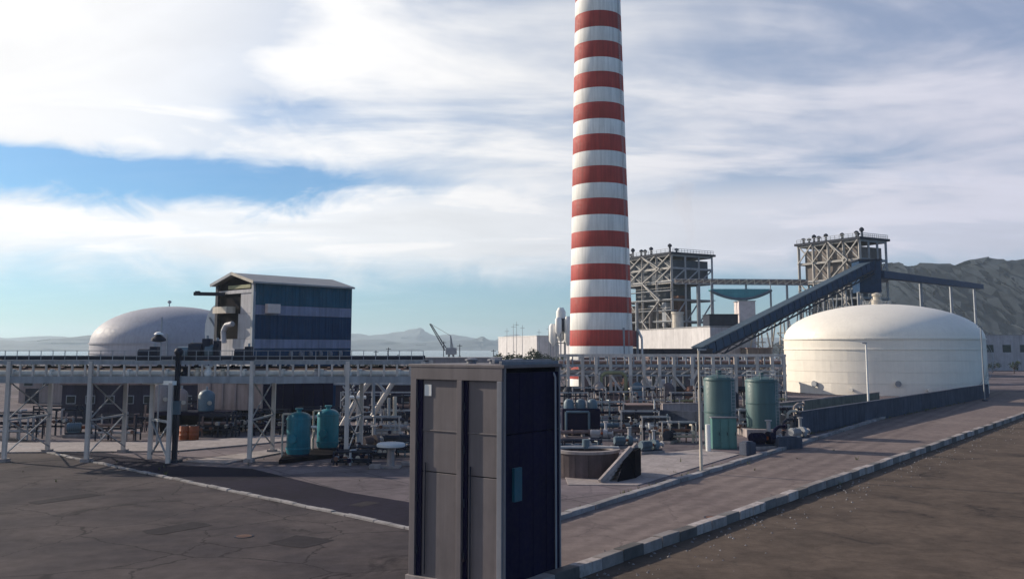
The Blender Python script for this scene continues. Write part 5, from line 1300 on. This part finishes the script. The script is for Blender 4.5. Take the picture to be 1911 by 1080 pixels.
# head house and onward gallery
hh_ = thing('head_house', 'dark conveyor head house at the right of the upper boiler house', 'head house', XY(1622, 322))
a0, a1 = P(1604, 545, 316), P(1642, 486, 316)
mb = MB(); mb.box(((a0.x + a1.x) / 2, 319, (a0.z + a1.z) / 2), (a1.x - a0.x, 7, a1.z - a0.z)); mb.build('casing', m_conv, hh_)
for k in range(4):
    X = a0.x + (a1.x - a0.x) * (k + .5) / 4; mb = MB(); mb.box((X, 315.4, (a0.z + a1.z) / 2 + 2), ((a1.x - a0.x) / 4 - .3, .2, (a1.z - a0.z) * .6)); mb.build('cladding_panel', m_conv, hh_)
mb = MB(); mb.box(((a0.x + a1.x) / 2, 319, a1.z + .2), (a1.x - a0.x + 1, 8, .5)); mb.build('roof', m_steeld, hh_)
for px_ in (1606, 1640):
    for Y in (316.5, 322): q = XY(px_, Y); mb = MB(); mb.bar(q, V(q.x, q.y, a0.z), .8); mb.build('leg', m_steelg, hh_)
mb = MB()
for k in range(3):
    z_ = a0.z * k / 3; z2_ = a0.z * (k + 1) / 3; qa_, qb_ = XY(1606, 316.4), XY(1640, 316.4); mb.bar(qa_ + Z * z_, qb_ + Z * z2_, .4); mb.bar(qb_ + Z * z_ - V(0, .4, 0), qa_ + Z * z2_ - V(0, .4, 0), .4)
mb.build('cross_bracing', m_cream, hh_)
t = thing('conveyor', 'dark level conveyor leaving the head house towards the hill on the right', 'conveyor', XY(1700, 330)); p, q_ = P(1642, 512, 320), P(1830, 535, 500)
mb = MB(); mb.bar(p, q_, 3, 2.6); mb.build('gallery', m_conv, t)
for f_ in (.3, .6, .9):
    s_3 = p.lerp(q_, f_); mb = MB(); mb.bar(V(s_3.x, s_3.y, -.5), s_3 - Z * 1.3, 1.0); mb.build('trestle', m_steelg, t)

# ================================================================== CRANE
t = thing('crane', 'distant crane with a long raised lattice jib beyond the yard', 'crane', XY(840, 430)); Yc = 430.0
j0, j1 = P(833, 654, Yc), P(803, 604, Yc)
mb = MB()
for s in (-.7, .7):
    for s2 in (-.6, .6): mb.bar(j0 + V(s, s2, 0), j1 + V(s * .4, s2 * .4, 0), .34)
for k in range(14): mb.bar(j0.lerp(j1, k / 14) + V(-.7 + .03 * k, -.6, 0), j0.lerp(j1, (k + 1) / 14) + V(.7 - .03 * k, -.6, 0), .2)
mb.build('jib', m_steeld, t)
mb = MB(); mb.box(P(842, 655, Yc), (5.0, 4, 3.2)); mb.build('cab', m_steelg, t, bevel=.2)
mb = MB(); m0 = P(842, 652, Yc); mb.bar(m0, P(841, 626, Yc), .6); mb.bar(P(846, 652, Yc), P(841, 626, Yc), .5); mb.build('mast', m_steelg, t)
mb = MB(); mb.tube(P(841, 626, Yc), j1, .08, 5); mb.build('stay_cable', m_steeld, t)
mb = MB(); mb.bar(V(m0.x - 2, m0.y, 0), V(m0.x - .6, m0.y, m0.z), .9); mb.bar(V(m0.x + 2, m0.y, 0), V(m0.x + .6, m0.y, m0.z), .9); mb.build('portal_leg', m_steelg, t)
ORP = iter(['leftmost', 'second from left', 'middle', 'second from right', 'rightmost'])
for px_, yt, yb_ in ((702, 654, 676), (725, 648, 672), (828, 636, 660), (858, 642, 664), (921, 652, 672)):
    q = XY(px_, 300); mb = MB(); mb.tube(q, V(q.x, q.y, P(px_, yt, 300).z), .2, 6, .12); mb.bar(V(q.x - .8, q.y, P(px_, yt + 3, 300).z), V(q.x + .8, q.y, P(px_, yt + 3, 300).z), .16)
    tag(mb.build('utility_pole', m_steeld, loc=q), next(ORP) + ' of the dark skyline utility poles between the blue building and chimney', 'pole', 'utility poles on the skyline')

# ================================================================== TREES
def make_tree(seed, H, Rr, mt, n=420):
    rnd = random.Random(seed); t = thing('tree', '', 'tree', (0, 0, 0), 'trees beyond the yard')
    mb = MB(); mb.tube((0, 0, 0), (0, 0, H * .45), .28, 7, .16)
    cl_ = []
    for k in range(9):
        a = rnd.uniform(0, 6.28); r_ = rnd.uniform(.15, .8) * Rr; z_ = H * rnd.uniform(.38, .86); cl_.append((V(math.cos(a) * r_, math.sin(a) * r_, z_), Rr * rnd.uniform(.3, .55)))
        mb.tube((0, 0, H * .3), cl_[-1][0], .12, 5, .03)
    mb.build('trunk', m_trunk, t)
    mb = MB()
    for k in range(n):
        c, r_ = rnd.choice(cl_); d = Vector((rnd.gauss(0, 1), rnd.gauss(0, 1), rnd.gauss(0, .8))).normalized() * r_ * rnd.uniform(.5, 1.08)
        p = c + d; s = rnd.uniform(.22, .5); a = Vector((rnd.gauss(0, 1), rnd.gauss(0, 1), rnd.gauss(0, 1))).normalized(); b = a.orthogonal().normalized()
        e = a.cross(b)
        mb.add([p - b * s, p + e * s * .6, p + b * s, p - e * s * .6], [(0, 1, 2, 3)])
    mb.build('crown', mt, t); return t
protos = [make_tree(1, 8.5, 4.0, m_leaf), make_tree(2, 7.0, 4.4, m_leaf2), make_tree(3, 9.5, 3.4, m_leaf2)]
rt_ = random.Random(11)
ORD = ['leftmost', 'second from left', 'third from left', 'fourth from left', 'fifth from left', 'sixth from left', 'seventh from left', 'eighth from left', 'ninth from left', 'tenth from left', 'eleventh from left', 'twelfth from left', 'thirteenth from left', 'fourteenth from left']
cnt = {}
def ordinal(k): cnt[k] = cnt.get(k, -1) + 1; return ORD[cnt[k]]
spots = [(664, 330), (684, 345), (700, 338), (722, 350), (745, 340), (768, 352), (790, 345), (812, 352), (856, 335), (874, 345), (892, 338), (908, 348), (926, 330), (944, 300), (956, 306), (970, 298), (984, 305), (998, 300), (1012, 304), (1026, 298), (1040, 303), (1054, 300),
         (20, 326), (60, 320), (110, 330), (160, 322), (210, 330), (1760, 380), (1800, 372), (1850, 380), (1890, 370)]
for i, (px_, Y) in enumerate(spots):
    o = protos[i] if i < 3 else copy_tree(protos[rt_.randrange(3)])
    o.location = XY(px_, Y); s = rt_.uniform(.78, 1.05) * (1.08 if 930 < px_ < 1060 else .80); o.scale = (s * 1.1, s * 1.1, s); o.rotation_euler = (0, 0, rt_.uniform(0, 6))
    if px_ < 250: gl = 'row beyond the far left pinkish shed'
    elif px_ < 940: gl = 'row between blue building and low white buildings'
    elif px_ < 1100: gl = 'thick clump left of the chimney foot'
    else: gl = 'far right row behind the white tank'
    o['label'] = 'dark green tree, ' + ordinal(gl) + ' in the ' + gl; o['group'] = 'dark green trees in the ' + gl

# weeds along the kerbs and in yard joints
wd_ = MB(); rw = random.Random(5)
def tuft(p, s):
    for k in range(7):
        a = rw.uniform(0, 6.28); q = p + V(math.cos(a), math.sin(a), 0) * s * .2; tp = q + V(math.cos(a) * s * .4, math.sin(a) * s * .4, s * rw.uniform(.6, 1.2)); b = V(-math.sin(a), math.cos(a), 0) * s * .09
        wd_.add([q - b, q + b, tp], [(0, 1, 2)])
for k in range(420):
    if k % 3 == 0: p = k0.lerp(k1, rw.random() * .8) - kn * rw.uniform(.35, .9)
    elif k % 3 == 1: p = l0.lerp(l1, rw.random() * .7) + V(-l_d.y, l_d.x, 0) * rw.uniform(.35, .7)
    else: p = G(rw.uniform(20, 1600), rw.uniform(800, 905)) if rw.random() < .5 else bA + bd * rw.uniform(0, 80) + V(bd.y, -bd.x, 0) * rw.uniform(.3, .8)
    if p.y < 32: continue
    tuft(p, rw.uniform(.12, .42))
o = wd_.build('weeds', m_weed); o['kind'] = 'stuff'; o['label'] = 'dry weeds growing along the kerbs and walls'

# loose stones along the kerbs and over the dirt strip
sb = MB(); rs = random.Random(8)
for k in range(900):
    if k % 3: p = l0.lerp(l1, rs.random() ** 1.6 * .7) + V(l_d.y, -l_d.x, 0) * (.4 + abs(rs.gauss(0, 2.2)))
    else: p = l0.lerp(l1, rs.random() ** 1.6 * .7) - V(l_d.y, -l_d.x, 0) * (.4 + abs(rs.gauss(0, .5)))
    if p.y < 30: continue
    s_ = rs.uniform(.03, .11); a = rs.uniform(0, 6.28)
    b4 = [p + V(math.cos(a + i * 1.57) * s_ * rs.uniform(.7, 1.2), math.sin(a + i * 1.57) * s_ * rs.uniform(.7, 1.2), 0) for i in range(4)]
    sb.add(b4 + [p + V(rs.uniform(-.3, .3) * s_, rs.uniform(-.3, .3) * s_, s_ * .9)], [(0, 1, 4), (1, 2, 4), (2, 3, 4), (3, 0, 4)])
o = sb.build('gravel', m_kerb); o['kind'] = 'stuff'; o['label'] = 'loose stones scattered along the painted kerb'

# ================================================================== STEAM PLUME
mb = MB(); rp = random.Random(3); prof = []; n_ = 18; vs_ = []; fs_ = []
for i in range(15):
    f_ = i / 14; c = P(1286 - 10 * f_ + 5 * math.sin(f_ * 7), 462 - 125 * f_, 388); r_ = 1.0 + 4.2 * f_ ** .8 if i < 14 else .4
    for k in range(n_):
        a = 2 * math.pi * k / n_; rr = r_ * (1 + .22 * math.sin(3 * a + i * 1.3) + .12 * rp.uniform(-1, 1)); vs_.append((c.x + rr * math.cos(a), c.y + rr * math.sin(a), c.z + rp.uniform(-.3, .3)))
fs_ = [(k * n_ + i, k * n_ + (i + 1) % n_, (k + 1) * n_ + (i + 1) % n_, (k + 1) * n_ + i) for k in range(14) for i in range(n_)] + [tuple(range(n_)), tuple(range(14 * n_, 15 * n_))]
mb.add(vs_, fs_)
pm = bpy.data.materials.new('steam'); pm.use_nodes = True; t_ = pm.node_tree; t_.nodes.clear()
vo = t_.nodes.new('ShaderNodeVolumePrincipled'); vo.inputs['Color'].default_value = (.98, .93, .93, 1); vo.inputs['Density'].default_value = .022
ou = t_.nodes.new('ShaderNodeOutputMaterial'); t_.links.new(vo.outputs[0], ou.inputs['Volume'])
o = mb.build('steam_plume', pm); o['kind'] = 'stuff'; o['label'] = 'faint steam plume rising above the left boiler house'

# ================================================================== HAZE
mb = MB(); mb.box((0, 4200, 84), (17800, 9000, 172))
hz_m = bpy.data.materials.new('haze_air'); hz_m.use_nodes = True; t_ = hz_m.node_tree; t_.nodes.clear()
vo = t_.nodes.new('ShaderNodeVolumePrincipled'); vo.inputs['Color'].default_value = (.72, .87, 1.0, 1); vo.inputs['Density'].default_value = .00011; vo.inputs['Anisotropy'].default_value = .3
ou = t_.nodes.new('ShaderNodeOutputMaterial'); t_.links.new(vo.outputs[0], ou.inputs['Volume'])
o = mb.build('haze', hz_m); o['kind'] = 'stuff'; o['label'] = 'pale blue haze filling the air over the plant'
sc.cycles.volume_bounces = 1
sc.cycles.max_bounces = 8
